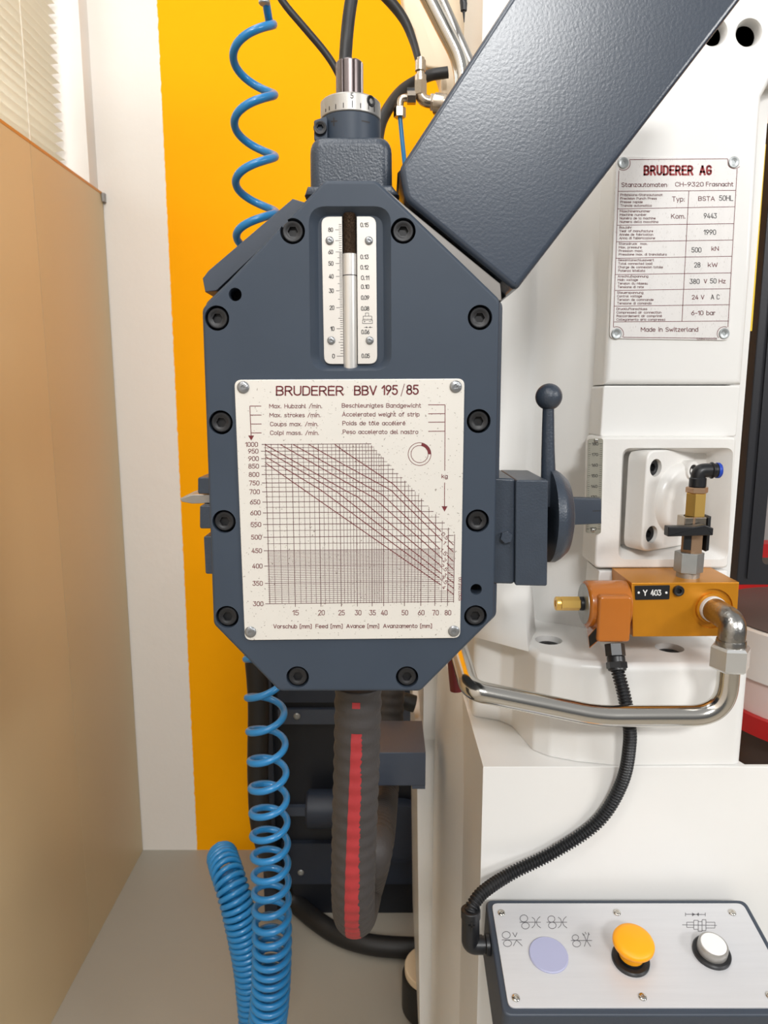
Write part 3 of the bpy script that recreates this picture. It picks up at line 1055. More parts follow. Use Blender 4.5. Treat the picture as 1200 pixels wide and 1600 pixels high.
cut.add(loft([[XZ(a, b, YC - 0.005) for a, b in inset(ro, -0.003)], [XZ(a, b, YC - 0.0001) for a, b in ro], [XZ(a, b, YC + 0.0018) for a, b in inset(ro, .0014)], [XZ(a, b, YC + 0.0065) for a, b in ri], [XZ(a, b, YC + 0.0075) for a, b in inset(ri, 0.001)]]))
cover = part('front_cover', boolean(body, cut), 'grey_smooth', feeder, 'flat octagonal cover plate with sunk screws')
# flat black sheet behind the rod, painting the shade of an uncut slot
sb = px2([(533, 335), (558.5, 335), (560.5, 570), (537, 570)], YC + .0075)
part('slot', MB().add(prism(sb, YC + 0.0074, YC + 0.0081, XZ)), 'shade_black', cover)
sm = socket_screw_mesh(0.0079)
for x, y in scr:
    place(sm, 'socket_screw', 'black', cover, P(x, y, YC) + Vector((0, .0012, 0)))
# black discs painting the shade at the bottom of counterbores and plain holes
fm = MB().add(cyl((0, .0118, 0), (0, 1, 0), 0.0092, 0.0006, 24)).mesh('counterbore_shade')
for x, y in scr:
    place(fm, 'counterbore_shade', 'shade_black', cover, P(x, y, YC))
fm = MB().add(cyl((0, .0145, 0), (0, 1, 0), .0045, 0.0015, 24)).mesh('hole_shade')
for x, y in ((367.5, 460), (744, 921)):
    place(fm, 'hole_shade', 'shade_black', cover, P(x, y, YC))

# housing behind the cover
hp = [(510, 292), (592, 290), (786, 474), (776, 962), (655, 1076), (440, 1076), (338, 972), (320, 474)]
part('housing', MB().add(prism(fillet(px2(hp, YC + TC), 0.008, 4), YC + TC + 0.0002, 0.78, XZ, 0.002)), 'grey', feeder)
# ridge rails on the sloping shoulders
rail = px2([(318, 436), (327, 424), (458, 312), (478, 318), (500, 303), (340, 455), (322, 457)], 0.575)
part('shoulder_rail', MB().add(prism(rail, 0.572, 0.70, XZ, 0.0006)), 'grey', feeder)
flange = px2([(604, 296), (634, 322), (782, 443), (784, 470), (774, 470), (602, 306)], 0.565)
part('mounting_flange', MB().add(prism(flange, 0.565, 0.70, XZ, 0.001)), 'arm_edge', feeder, 'bare grey machined mounting edge')
# scale plate in the recess
YT = YC + 0.0055
o = fillet(px2([(502, 338.5), (587.5, 338), (589.5, 568.5), (506.5, 569)], YT), 0.006, 6)
cutb = MB().add(prism(px2([(534, 320), (557.5, 320), (559.5, 590), (537, 590)], YT), YT - .004, YT + .006, XZ))
tp = part('stroke_scale_plate', boolean(MB().add(prism(o, YT, YT + 0.0018, XZ, 0.0003)), cutb), 'scale', feeder, 'silver scale plate in the recess, split by a rod')
pl = on_y(YT - 0.0001)
mb = MB()
lab = {80: (359, 512.7, 520.4), 60: (393.7, 512.8, 520.5), 50: (411.7, 513, 521), 40: (431.9, 513.6, 521.3), 30: (454.3, 514, 521.5), 20: (480.8, 514.8, 522.4), 10: (513.6, 516, 522.6), 0: (556.4, 519, 523.2)}
ys = [(0, 556.4), (10, 513.6), (20, 480.8), (30, 454.3), (40, 431.9), (50, 411.7), (60, 393.7), (70, 376), (80, 359), (86, 350.5)]


def sy(n):
    for (a, ya), (b, yb) in zip(ys, ys[1:]):
        if a <= n <= b:
            return ya + (yb - ya) * (n - a) / (b - a)


for n, (y, x0, x1) in lab.items():
    text(mb, str(n), x0, x1, y + 3.6, 7.2, pl, 1.05)
for n in range(0, 87):
    if 60 < n and n % 2:
        continue
    y = sy(n)
    xr = 533.6 + 3.0 * (y - 350) / 210
    L = 10 if n % 10 == 0 else (7 if n % 5 == 0 else 4.4)
    stroke(mb, [(xr - L, y), (xr, y)], 0.75, pl)
for s_, yb, x0 in (('0.15', 355, 563), ('0.13', 405, 563), ('0.12', 421.3, 563), ('0.11', 437.6, 564), ('0.10', 451.6, 564), ('0.09', 468.6, 564), ('0.08', 485.6, 564), ('0.06', 522.3, 564.4), ('0.05', 559.6, 564.8)):
    text(mb, s_, x0, x0 + 13, yb, 7.2, pl, 1.05)
for seg in ([(571, 493.5), (571, 489), (576, 489), (576, 493.5)], [(567.5, 500), (567.5, 494), (581, 494), (581, 500)], [(566.5, 500), (582, 500), (582, 505.5), (566.5, 505.5), (566.5, 500)], [(568.5, 502.5), (571, 502.5)], [(569.7, 501.4), (569.7, 503.8)], [(576.5, 502.5), (579.5, 502.5)]):
    stroke(mb, seg, 0.7, pl)
for k in range(5):
    stroke(mb, [(569.5 + 2.5 * k, 497.5), (569.5 + 2.5 * k, 499.6)], 0.6, pl)
stroke(mb, [(569, 511.4), (574, 511.4)], 0.7, pl)
stroke(mb, [(576, 511.4), (582, 511.4)], 0.7, pl)
fill(mb, [(572, 510), (575, 511.4), (572, 512.8)], pl)
fill(mb, [(579, 510), (576, 511.4), (579, 512.8)], pl)
lettering('scale_lettering', mb, 'ink', tp)
rv = dome_mesh('plate_rivet', 0.0031, 0.0016)
for x, y in ((515, 376), (576.3, 376), (517.6, 532), (577.6, 532)):
    place(rv, 'plate_rivet', 'rivet', tp, P(x, y, YT))
# indicator rod
r_ = 0.0056
yr = YT + 0.0035
a, b = P(549, 580, yr), P(545.5, 397, yr)
mb = MB().add(lathe([(r_, 0), (r_, (b.z - a.z) - .0004), (r_ - .0005, b.z - a.z)], (P(547.2, 490, yr).x, yr, a.z), (0, 0, 1), 28))
rod = part('indicator_rod', mb, 'rod', feeder, 'polished steel rod with a dark threaded upper end')
rx = P(547.2, 490, yr).x
t0, t1 = b.z + .0002, P(545.5, 334, yr).z
n_ = 40
prf = []
for i in range(n_):
    h = (t1 - t0) * i / n_
    prf += [(r_ - .0007, h), (r_ - .0003, h + (t1 - t0) / n_ * .5)]
prf.append((r_ - .0007, t1 - t0))
part('thread', MB().add(lathe(prf, (rx, yr, t0), (0, 0, 1), 24)), 'brownrod', rod)
zl = P(547, 432, yr).z
part('mark', MB().add(lathe([(r_ + .00005, 0), (r_ + .00005, .0007)], (rx, yr, zl), (0, 0, 1), 28)), 'ink', rod)

# chart plate
YT = YC - 0.0022
o = fillet(px2([(366, 593.5), (726, 591.5), (719, 997), (382.5, 1000.5)], YT), 0.0055, 6)
cp = part('chart_plate', MB().add(prism(o, YT, YC - 0.0001, XZ, 0.0005)), 'plate', feeder, 'pale metal chart plate with maroon curves and grid')
pl = on_y(YT - 0.00010)
mb = MB()
text(mb, 'BRUDERER', 431, 537, 618.4, 15.6, pl, 2.3)
text(mb, 'BBV', 553, 589, 618, 15.6, pl, 2.3)
text(mb, '195', 596, 621.8, 617.4, 16, pl, 2.3)
text(mb, '/', 626, 632.4, 618, 17, pl, 1.0)
text(mb, '85', 634.6, 654.4, 617, 16, pl, 2.3)
for s_, x0, x1, yb in (('Max. Hubzahl /min.', 420.5, 503.5, 638), ('Max. strokes /min.', 421, 501, 652), ('Coups max. /min.', 422, 497.5, 666), ('Colpi mass. /min.', 422, 498.5, 679.7),
                       ('Beschleunigtes Bandgewicht', 534, 658, 637), ('Accelerated weight of strip', 534.5, 655.5, 650.8), ('Poids de tôle accéleré', 535, 633.5, 664.6), ('Peso accelerato del nastro', 535.5, 653.5, 678.2)):
    text(mb, s_, x0, x1, yb, 6.9, pl, 0.95)
for s_, x0, x1 in (('1000', 383, 403), ('950', 387.5, 403.7), ('900', 388, 404.4), ('850', 388, 404.6), ('800', 388.6, 405), ('750', 389, 405.4), ('700', 389.6, 406), ('650', 390.5, 406.6), ('600', 391, 407.6),
                   ('550', 391.8, 408.2), ('500', 392.4, 408.6), ('450', 393, 409.4), ('400', 394, 410.2), ('350', 394.6, 410.6), ('300', 395.4, 411.6)):
    yv = {1000: 694.4, 950: 705, 900: 716.6, 850: 728.4, 800: 741.4, 750: 754.7, 700: 768.4, 650: 784.4, 600: 801.4, 550: 819.5, 500: 839.4, 450: 860.5, 400: 884.5, 350: 911.5, 300: 943.4}[int(s_)]
    text(mb, s_, x0, x1, yv + 3.8, 7.6, pl)
for s_, xc in (('15', 461.8), ('20', 502.2), ('25', 533.6), ('30', 559.5), ('35', 582), ('40', 600.2), ('50', 632.5), ('60', 658), ('70', 680.4), ('80', 699.8)):
    text(mb, s_, xc - 5, xc + 5.2, 961.5, 8.4, pl)
for s_, x0, x1 in (('Vorschub [mm]', 427, 487), ('Feed [mm]', 493, 535.5), ('Avance [mm]', 541, 592.5), ('Avanzamento [mm]', 598.5, 675)):
    text(mb, s_, x0, x1, 982 - (x0 - 427) * .004, 6.6, pl)
text(mb, '12107.01.E.00', 721.2, 721.2 + 37, 939, 4.8, pl, 0.7, -PI / 2)
text(mb, 'kg', 689.8, 699.6, 747.4, 6.6, pl)
w = 1.1
stroke(mb, [(408, 634.5), (390.4, 634.5), (392.4, 682)], w, pl)
for x, y in ((391, 648.6), (391.6, 662.5), (392.2, 676.4)):
    stroke(mb, [(x, y), (408.6, y)], w, pl)
fill(mb, [(387.6, 680.5), (397, 680.5), (392.6, 688.4)], pl)
stroke(mb, [(669, 632.5), (695.4, 632.5), (695, 735.5)], w, pl)
for y in (646.6, 659.8, 674):
    stroke(mb, [(669.2, y), (695.2, y - .3)], w, pl)
stroke(mb, [(694.7, 754), (694.5, 792)], w, pl)
fill(mb, [(690, 791), (699.3, 791), (694.6, 799.4)], pl)
stroke(mb, arc(655.6, 709.5, 17.8, 0, 2 * PI, 40), 0.9, pl)
stroke(mb, arc(655.6, 709.5, 13.4, 0, 2 * PI, 36), 0.9, pl)
ring = arc(655.6, 709.5, 17.6, -1.38, 0.02, 14) + arc(655.6, 709.5, 13.6, 0.02, -1.38, 14)
fill(mb, ring, pl)
lettering('chart_lettering', mb, 'maroon', cp)
# grid
mb = MB()
yrow = {1000: 694.4, 950: 705, 900: 716.6, 850: 728.4, 800: 741.4, 750: 754.7, 700: 768.4, 650: 784.4, 600: 801.4, 550: 819.5, 500: 839.4, 450: 860.5, 400: 884.5, 350: 911.5, 300: 943.4}
xcol = {11.4: 421.7, 12: 430.4, 13: 440.8, 14: 451.4, 15: 461.4, 20: 501.5, 25: 533.3, 30: 558.3, 35: 581.5, 40: 599.5, 50: 632, 60: 657.5, 70: 679.4, 80: 699.2, 85: 708.7}


def interp(d, k):
    ks = sorted(d)
    for a_, b_ in zip(ks, ks[1:]):
        if a_ <= k <= b_:
            return d[a_] + (d[b_] - d[a_]) * (math.log(k / a_) / math.log(b_ / a_))


env = [(579, 693), (589, 705), (598.5, 715), (609, 727), (620, 739), (632, 751), (646, 766), (661, 783), (676, 800), (692, 816), (699.5, 825), (708.7, 835)]


def env_x(y):
    if y <= env[0][1]:
        return env[0][0]
    for (xa, ya), (xb, yb) in zip(env, env[1:]):
        if ya <= y <= yb:
            return xa + (xb - xa) * (y - ya) / (yb - ya)
    return 708.7


def env_y(x):
    if x <= env[0][0]:
        return 693.4
    for (xa, ya), (xb, yb) in zip(env, env[1:]):
        if xa <= x <= xb:
            return ya + (yb - ya) * (x - xa) / (xb - xa)
    return 835


def gx(xb, y):
    return xb + (943 - y) * (xb - 612) / 6500


def gy(yl, x):
    return yl - (x - 420) * 0.0085 * (yl - 640) / 300 - (x - 420) * 0.004


def hline(v, w, x0):
    y = interp(yrow, v)
    xe = env_x(y)
    spans = [(x0, xe)]
    if 832 < y < 924:
        spans = [(x0, min(xe, 687.5)), (699.8, xe)]
    for a_, b_ in spans:
        if b_ > a_ + 1:
            stroke(mb, [(a_, gy(y, a_)), ((a_ + b_) / 2, gy(y, (a_ + b_) / 2)), (b_, gy(y, b_))], w, pl)


for v in yrow:
    y = yrow[v]
    hline(v, 1.0, gx(421.7, y) - (7 if v < 1000 else 5.5))
for v in range(475, 1000, 50):
    hline(v, 0.65, gx(421.7, interp(yrow, v)) - 2)
for v in range(305, 450, 5):
    if v % 50:
        hline(v, 0.62, gx(421.7, interp(yrow, v)) - 2)


def vline(k, w, tick):
    xb = interp(xcol, k)
    yt = env_y(xb)
    stroke(mb, [(gx(xb, yt), yt), (gx(xb, 940 + tick), 941.5 - (xb - 420) * .007 + tick)], w, pl)


vals = [11.4] + list(range(12, 41)) + [42, 44, 46, 48, 50, 52, 54, 56, 58, 60, 65, 70, 75, 80, 85]
for k in vals:
    big = k in (15, 20, 25, 30, 35, 40, 50, 60, 70, 80)
    vline(k, 1.0 if (big or k in (11.4, 85)) else 0.65, 7 if big else 2)
lettering('chart_grid', mb, 'brownline', cp)
# curves
mb = MB()
pl2 = on_y(YT - 0.00016)
cur = [[(523, 694.3), (540, 706.7), (614, 756), (689, 830.5)], [(482.5, 694.4), (540, 727.5), (611, 766), (691.5, 845.5)], [(458, 694.5), (540, 740.8), (598.7, 774), (687.3, 857.6)], [(438, 694.5), (540, 753), (583.7, 777.5), (691.5, 873.2)],
       [(414.6, 695), (540, 766.7), (559, 776.6), (688.4, 883.4)], [(414.8, 703.4), (527, 769), (690.5, 896.6)], [(415.2, 713.6), (501, 765.5), (687.6, 903.4)], [(415.8, 724), (501, 783.6), (689, 914)]]
for c in cur:
    stroke(mb, c, 1.25, pl2)
for (a, b, c, d) in ((960, 318, 1012, 370), (950, 375, 1012, 437), (950, 465, 1012, 525), (950, 540, 1012, 600), (955, 620, 1012, 663), (950, 675, 1012, 723), (955, 730, 1012, 775), (950, 783, 1012, 833)):
    stroke(mb, [(540 + a / 6, 790 + b / 6), (540 + c / 6, 790 + d / 6)], 1.2, pl2)
for s_, xc, yc in (('0.5', 695.3, 837.5), ('1', 695.3, 849), ('1.5', 693, 862.5), ('2', 695, 876), ('2.5', 693.7, 887), ('3', 695, 899), ('3.5', 693.7, 907), ('4', 693.7, 918)):
    wd = 4.4 if len(s_) == 1 else 12.5
    a_ = PI / 4
    hx, hy = wd / 2 * math.cos(a_) - 3 * math.sin(a_), wd / 2 * math.sin(a_) + 3 * math.cos(a_)
    text(mb, s_, xc - wd / 2 * .707 - 2.1, xc - wd / 2 * .707 - 2.1 + (wd if len(s_) > 1 else 4), yc - wd / 2 * .707 + 2.1, 6.2, pl2, 0.8, a_)
lettering('chart_curves', mb, 'maroon', cp)
rv = dome_mesh('plate_screw', 0.0047, 0.0016)
for x, y in ((380, 605.3), (712, 604.3), (391.5, 987.3), (709, 986)):
    place(rv, 'plate_screw', 'rivet', cp, P(x, y, YT))

# spindle on top
YK = 0.606
kx = P(548, 200, YK).x
zz = lambda py: P(548, py, YK).z
o = px2([(484, 305), (483, 210.5), (612, 210), (613, 305)], 0.572)
part('spindle_casting', MB().add(prism(fillet(o, [0, .012, .012, 0], 6), 0.572, 0.642, XZ, 0.008, 0.004, seg=5)), 'grey_cast', feeder)
o = px2([(476, 306), (481, 292), (612, 290), (624, 306)], 0.571)
part('casting_foot', MB().add(prism(o, 0.569, 0.645, XZ, 0.002)), 'grey_cast', feeder)
rr = 0.0240
zc0, zc1, zc2, zc3 = P(548, 211, .572).z, P(548, 172, YK - rr).z, P(548, 142, YK - rr).z, zz(99)
col_ = MB().add(lathe([(rr, zc0 + .0002), (rr, zc1 - .0008), (rr - .001, zc1)], (kx, YK, 0), (0, 0, 1), 56))
co = part('clamp_collar', col_, 'grey_smooth', feeder, 'slate grey collar marked plus and minus')
lx0, lx1 = P(491, 200, YK - .018).x, P(512, 200, YK - .018).x
part('clamp_lug', MB().add(prism(fillet([(lx0, zc0 + .0002), (lx1, zc0 + .0002), (lx1, zc1 - .003), (lx0, zc1 - .006)], .002), YK - 0.021, YK + 0.012, XZ, 0.001)), 'grey_smooth', co)
place(socket_screw_mesh(0.0052), 'socket_screw', 'black', co, P(500, 199, YK - 0.0236))
pl = on_cyl(kx, YK, rr + 0.0001)
mb = MB()
for c in ([(521.5, 183.5), (521.5, 197)], [(517, 190), (527, 189)], [(565, 188.5), (571, 189.8), (578, 191.5)]):
    c2 = []
    for i in range(len(c) - 1):
        for k in range(4):
            c2.append((c[i][0] + (c[i + 1][0] - c[i][0]) * k / 4, c[i][1] + (c[i + 1][1] - c[i][1]) * k / 4))
    c2.append(c[-1])
    stroke(mb, c2, 2.0, pl)
lettering('collar_marks', mb, 'ink', co)
r2 = 0.0239
dr = part('dial_ring', MB().add(lathe([(r2 - .0006, zc1 + .0002), (r2, zc1 + .0008), (r2, zc2 - .0012), (r2 - .0012, zc2), (0.0105, zc2)], (kx, YK, 0), (0, 0, 1), 64)), 'aluring', feeder, 'silver dial ring marked 5')
pl = on_cyl(kx, YK, r2 + 0.00008)
mb = MB()
text(mb, '5', 547.6, 552.4, 154.4, 9.6, pl, 1.5)
for x, y0, y1 in ((550.5, 157, 168), (563.5, 161, 169), (576, 163.5, 171.5), (536.5, 160.5, 168.5), (524.5, 162.5, 170.5), (514.5, 166, 172.5), (508.8, 170, 175), (585, 166, 175)):
    stroke(mb, [(x, y0), (x, (y0 + y1) / 2), (x, y1)], 1.3, pl)
lettering('dial_marks', mb, 'ink', dr)
pc = on_cyl(kx, YK, r2)(580, 158)
rad = Vector((pc.x - kx, pc.y - YK, 0)).normalized()
place(socket_screw_mesh(0.0043), 'set_screw', 'black', dr, pc + rad * 0.0004, (0, 0, math.atan2(rad.x, -rad.y)))
# splined shaft
n = 64
sh = []
for zv, k in ((zc2 - .003, 1), (zc3 - .001, 1), (zc3, .94)):
    ring = []
    for i in range(n):
        a = 2 * PI * i / n
        q_ = (i % 8)
        r = (0.0108 if q_ not in (0,) else 0.0092) * k
        ring.append(Vector((kx - .0006 + r * math.cos(a + .35), YK + r * math.sin(a + .35), zv)))
    sh.append(ring)
part('splined_shaft', MB().add(loft(sh)), 'shaft' if 'shaft' in M else 'black', feeder, 'dark splined steel shaft end', angle=20)

# clamp block with lever at the right
pb = lambda pts, Y: px2(pts, Y)
part('clamp_base', MB().add(prism(fillet(pb([(760, 746), (805, 748), (804, 913), (760, 912)], .566), .003), 0.566, 0.640, XZ, 0.002)), 'grey_cast', feeder)
part('clamp_block', MB().add(prism(fillet(pb([(806, 750), (857, 750.5), (855, 916), (805, 915)], .562), .002), 0.562, 0.640, XZ, 0.0012)), 'grey_cast', feeder)
part('hex_bolt', MB().add(hexnut(P(790, 838, .5662), (0, -1, 0), 0.0088, 0.005, 0.3)), 'grey_cast', feeder)
yd = 0.607
c = P(855, 806, yd)
R = 0.0405
part('cam_disc', MB().add(lathe([(R, 0.0), (R, 0.005), (R - .002, 0.0085), (R * .82, 0.0145), (R * .62, 0.0172), (R * .3, 0.0178), (1e-5, 0.0178)], Vector((c.x + .0004, yd, c.z)), (1, 0, 0), 56)), 'grey_cast', feeder, angle=60)
pb_ = P(857.5, 620, yd)
base_l = P(866, 790, yd)
path = [Vector((pb_.x + .0032, yd, base_l.z)), Vector((pb_.x + .0022, yd, P(860, 745, yd).z)), Vector((pb_.x + .0010, yd, P(859, 700, yd).z)), Vector((pb_.x, yd, P(858, 640, yd).z)), Vector((pb_.x, yd, P(858, 630, yd).z))]
sp_ = spline(path, 8)
rad_ = [0.0072 - 0.0024 * min(1, i / (len(sp_) * .75)) for i in range(len(sp_))]
lev = part('clamp_lever', MB().add(tube(sp_, rad_, 16)), 'grey_cast', feeder, 'slate grey lever with ball end', angle=60)
part('lever_ball', MB().add(lathe([(1e-5, -0.0113)] + [(0.0113 * math.sin(PI * i / 16), -0.0113 * math.cos(PI * i / 16)) for i in range(1, 16)] + [(1e-5, 0.0113)], pb_, (0, 0, 1), 28)), 'grey_cast', lev, angle=70)
# pointer arm reaching to the height scale
o = [P(800, 776, .764), P(940, 779.5, .764), P(940, 818.5, .764), P(800, 824, .764)]
part('pointer_arm', MB().add(prism([(p.x, p.z) for p in o], 0.764, 0.776, XZ, 0.001)), 'grey', feeder)
mb = MB()
stroke(mb, [(926, 798.5), (939.5, 798)], 0.9, on_y(0.7638))
lettering('pointer_mark', mb, 'ink', feeder)
mb = MB().add(prism(px2([(755, 762), (835, 768), (835, 830), (755, 835)], .70), 0.64, 0.765, XZ, .002))
part('arm_carrier', mb, 'grey', feeder)
# strip guide jaws at the left
part('guide_jaw', MB().add(prism(fillet(px2([(309, 746), (345, 746), (345, 772), (309, 772)], .60), .002), 0.60, 0.70, XZ, .001)), 'grey_cast', feeder)
part('guide_jaw', MB().add(prism(fillet(px2([(312, 790), (345, 790), (345, 826), (312, 826)], .60), .002), 0.60, 0.70, XZ, .001)), 'grey_cast', feeder)
part('guide_jaw', MB().add(prism(fillet(px2([(318, 838), (350, 838), (350, 897), (321, 897)], .60), .002), 0.60, 0.70, XZ, .001)), 'grey_cast', feeder)
part('metal_strip', MB().add(prism(px2([(281, 779), (300, 773), (345, 772), (345, 786), (300, 787), (284, 784)], .612), 0.612, 0.66, XZ, .0006)), 'steel', feeder, 'thin bright metal strip sticking out at the left')

# ================================================================== SUPPORT ARM
YA = 0.560
arm = thing('support_arm', 'thick slate grey box beam rising diagonally to the top right corner', 'beam', (P(720, 400, .63).x, 0.63, P(720, 445, .63).z))
o = fillet(px2([(624, 262), (633, 312), (807, 455), (821, 436), (1290, -173), (907, -173)], YA), [.010, .012, .010, .010, 0, 0], 5)
part('beam', MB().add(prism(o, YA, 0.700, XZ, 0.0045, seg=5)), 'hammer', arm, angle=50)
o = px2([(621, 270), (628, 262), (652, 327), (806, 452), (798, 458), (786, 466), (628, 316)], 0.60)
part('end_neck', MB().add(prism(o, 0.60, 0.70, XZ, .001)), 'shade_black', arm, 'neck behind the beam end, black as painted shade of the joint gap')  # neck coloured black to paint in the shade between flange and beam

# ================================================================== SOLENOID VALVE
YV = 0.745
valve = thing('solenoid_valve', 'orange valve block tagged Y 403 with brown coil, in front of the white press', 'valve', (P(1070, 995, .77).x, 0.77, P(1070, 995, YV).z))
o = px2([(987, 911), (1155, 910), (1150, 994), (989, 995)], YV)
body = MB().add(prism(o, YV, YF + 0.0005, XZ, 0.0008))
pc = P(1113, 951, YV)
cut = MB().add(lathe([(0.0225, -0.004), (0.0225, 0.003), (0.0175, 0.003)], pc, (0, 1, 0), 48))
vb = part('valve_block', boolean(body, cut), 'orange', valve)
part('port_boss', MB().add(lathe([(0.0172, 0.0030), (0.0172, -0.0002), (0.0165, -0.001), (0.0146, -0.001), (0.0146, 0.0025)], pc, (0, 1, 0), 44)), 'orange', vb)
part('seal_ring', MB().add(lathe([(0.0144, 0.003), (0.0144, -0.0045), (0.0135, -0.006), (0.0085, -0.006), (.0085, 0.003)], pc, (0, 1, 0), 36)), 'whiteink', valve, 'white sealing ring')
YT = YV - 0.0012
o = fillet(px2([(992, 915.5), (1047, 914.5), (1046, 936.5), (993, 937.5)], YT), .0012)
tg = part('tag_plate', MB().add(prism(o, YT, YV - .0001, XZ, .0003)), 'plastic', valve, 'black tag reading Y 403')
pl = on_y(YT - .0001)
mb = MB()
text(mb, 'Y', 1004.6, 1011.5, 931, 9.4, pl, 1.6)
text(mb, '403', 1016.3, 1033.4, 930.8, 9.4, pl, 1.6)
for x in (998, 1041.3):
    fill(mb, arc(x, 926, 1.9, 0, 2 * PI, 12)[:-1], pl)
lettering('tag_lettering', mb, 'whiteink', tg)
place(socket_screw_mesh(0.0059), 'socket_screw', 'black', valve, P(1061.5, 924, YV - .004))
# coil, axis along x
yc = 0.762
cz = P(930, 943, yc).z
xa, xb = P(912, 943, yc).x, P(986.5, 943, YV).x - .0012
rc = 0.0262
co = part('coil', MB().add(lathe([(rc - .004, 0), (rc - .001, .0012), (rc, .004), (rc, xb - xa)], (xa, yc, cz), (1, 0, 0), 48)), 'orange_coil', valve, angle=50)
part('coil_cap', MB().add(lathe([(rc - .0035, -.0006), (rc - .0035, .004)], (xa, yc, cz), (1, 0, 0), 40)), 'zinc', co)
hx0, hx1 = P(934, 980, .731).x, P(986, 980, .731).x
zt_, zb_ = P(950, 932, .731).z, P(960, 1004, .731).z
part('connector_hood', MB().add(prism(fillet([(hx0, zb_), (hx1, zb_), (hx1, zt_), (hx0, zt_)], [.004, .004, .005, .005]), 0.731, 0.780, XZ, 0.003)), 'orange_coil', co)
o = [P(919, 994, .744), P(933, 978, .735), P(934, 1002, .735), P(921, 1013, .744)]
q4 = [Vector(p) for p in o]
mb = MB().add(loft([[p for p in q4], [p + Vector((.004, .02, 0)) for p in q4]]))
part('connector_base', mb, 'orange_coil', co)
nn = (q4[1] - q4[0]).cross(q4[3] - q4[0]).normalized()
if nn.y > 0:
    nn = -nn
cen = sum(q4, Vector()) / 4
mb = MB().add(loft([[cen + (p - cen) * .86 + nn * .0008 for p in q4], [cen + (p - cen) * .86 + nn * .0001 for p in q4]]))
part('rating_label', mb, 'plastic', co)
# brass fitting left of coil
part('core_nut', MB().add(cyl((xa - .005, yc, cz), (1, 0, 0), 0.0078, .005, 24, .0008)), 'plastic', valve)
part('brass_fitting', MB().add(hexnut((xa - .0260, yc, cz), (1, 0, 0), .0135, .021, 0.35)), 'brass', valve, 'brass hexagon fitting')
part('fitting_lip', MB().add(lathe([(.0035, .004), (.0040, 0), (.0072, 0), (.0078, .0012), (.0078, .0052)], (xa - .0318, yc, cz), (1, 0, 0), 26)), 'brass', valve)

# ================================================================== SHUT-OFF VALVE on top of the block
yv = 0.772
tx = P(1076, 880, yv).x
tz = P(1076, 903, yv).z
sv = thing('shutoff_valve', 'brass shut-off valve with black lever standing on the orange valve block', 'valve', (tx, yv, tz + .0002))


def hz(py):
    return P(1076, py, yv).z


part('union_nut', MB().add(hexnut((tx, yv, hz(893)), (0, 0, 1), 0.0268, hz(862) - hz(893), 0.15)), 'zinc', sv, 'grey zinc plated union nut')
part('nut_collar', MB().add(cyl((tx, yv, tz + .0003), (0, 0, 1), .0125, hz(893) - tz, 30)), 'zinc', sv)
part('valve_body', MB().add(hexnut((tx + .002, yv, hz(862)), (0, 0, 1), 0.0215, hz(806) - hz(862), 0.6)), 'bronze', sv)
part('ball_housing', MB().add(prism(fillet([(tx - .0125, hz(834)), (tx + .012, hz(834)), (tx + .012, hz(806)), (tx - .0125, hz(806))], .001), yv - .011, yv + .009, XZ, .001)), 'nickel', sv)
part('side_guard', MB().add(prism([(tx + .0122, hz(858)), (tx + .0155, hz(856)), (tx + .0155, hz(804)), (tx + .0122, hz(806))], yv - .013, yv + .010, XZ, .0006)), 'plastic', sv)
part('side_guard', MB().add(prism([(tx - .0125, hz(855)), (tx - .0045, hz(856)), (tx - .0045, hz(832)), (tx - .0125, hz(832))], yv - .0135, yv - .0112, XZ, .0004)), 'plastic', sv)
part('lever', MB().add(prism(fillet([(P(1042, 822, yv - .02).x, hz(832)), (tx + .0135, hz(830)), (tx + .0135, hz(819)), (tx + .004, hz(814)), (tx - .008, hz(817)), (P(1042, 822, yv - .02).x, hz(817))], .001), yv - .0245, yv - .0135, XZ, .0012)), 'plastic', sv, 'black plastic lever')
part('brass_nipple', MB().add(hexnut((tx + .003, yv, hz(806)), (0, 0, 1), .0195, hz(770) - hz(806), 0.6)), 'brass', sv)
part('swivel_nut', MB().add(hexnut((tx + .0032, yv, hz(769.5)), (0, 0, 1), .0205, hz(761) - hz(769.5), 0.35)), 'bronze', sv)
ex0 = tx + .0035
pts = bend([(ex0, yv, hz(761)), (ex0, yv, hz(735)), (P(1122, 735, yv).x, yv, hz(735))], .007, 8)
part('push_in_elbow', MB().add(tube(pts, 0.0078, 24)).add(cyl((ex0, yv, hz(761)), (0, 0, 1), .0090, hz(746) - hz(761), 26, .001)).add(cyl((ex0 + .013, yv, hz(735)), (1, 0, 0), .0092, P(1114, 735, yv).x - ex0 - .013, 26, .001)), 'plastic', sv, 'black push-in elbow')
part('release_ring', MB().add(lathe([(.0060, 0), (.0086, .0003), (.0086, .003), (.0074, .0045), (.0050, .0045), (.0050, .001)], (P(1119, 735, yv).x, yv, hz(735)), (1, 0, 0), 28)), 'blue_cap', sv, 'blue release ring')

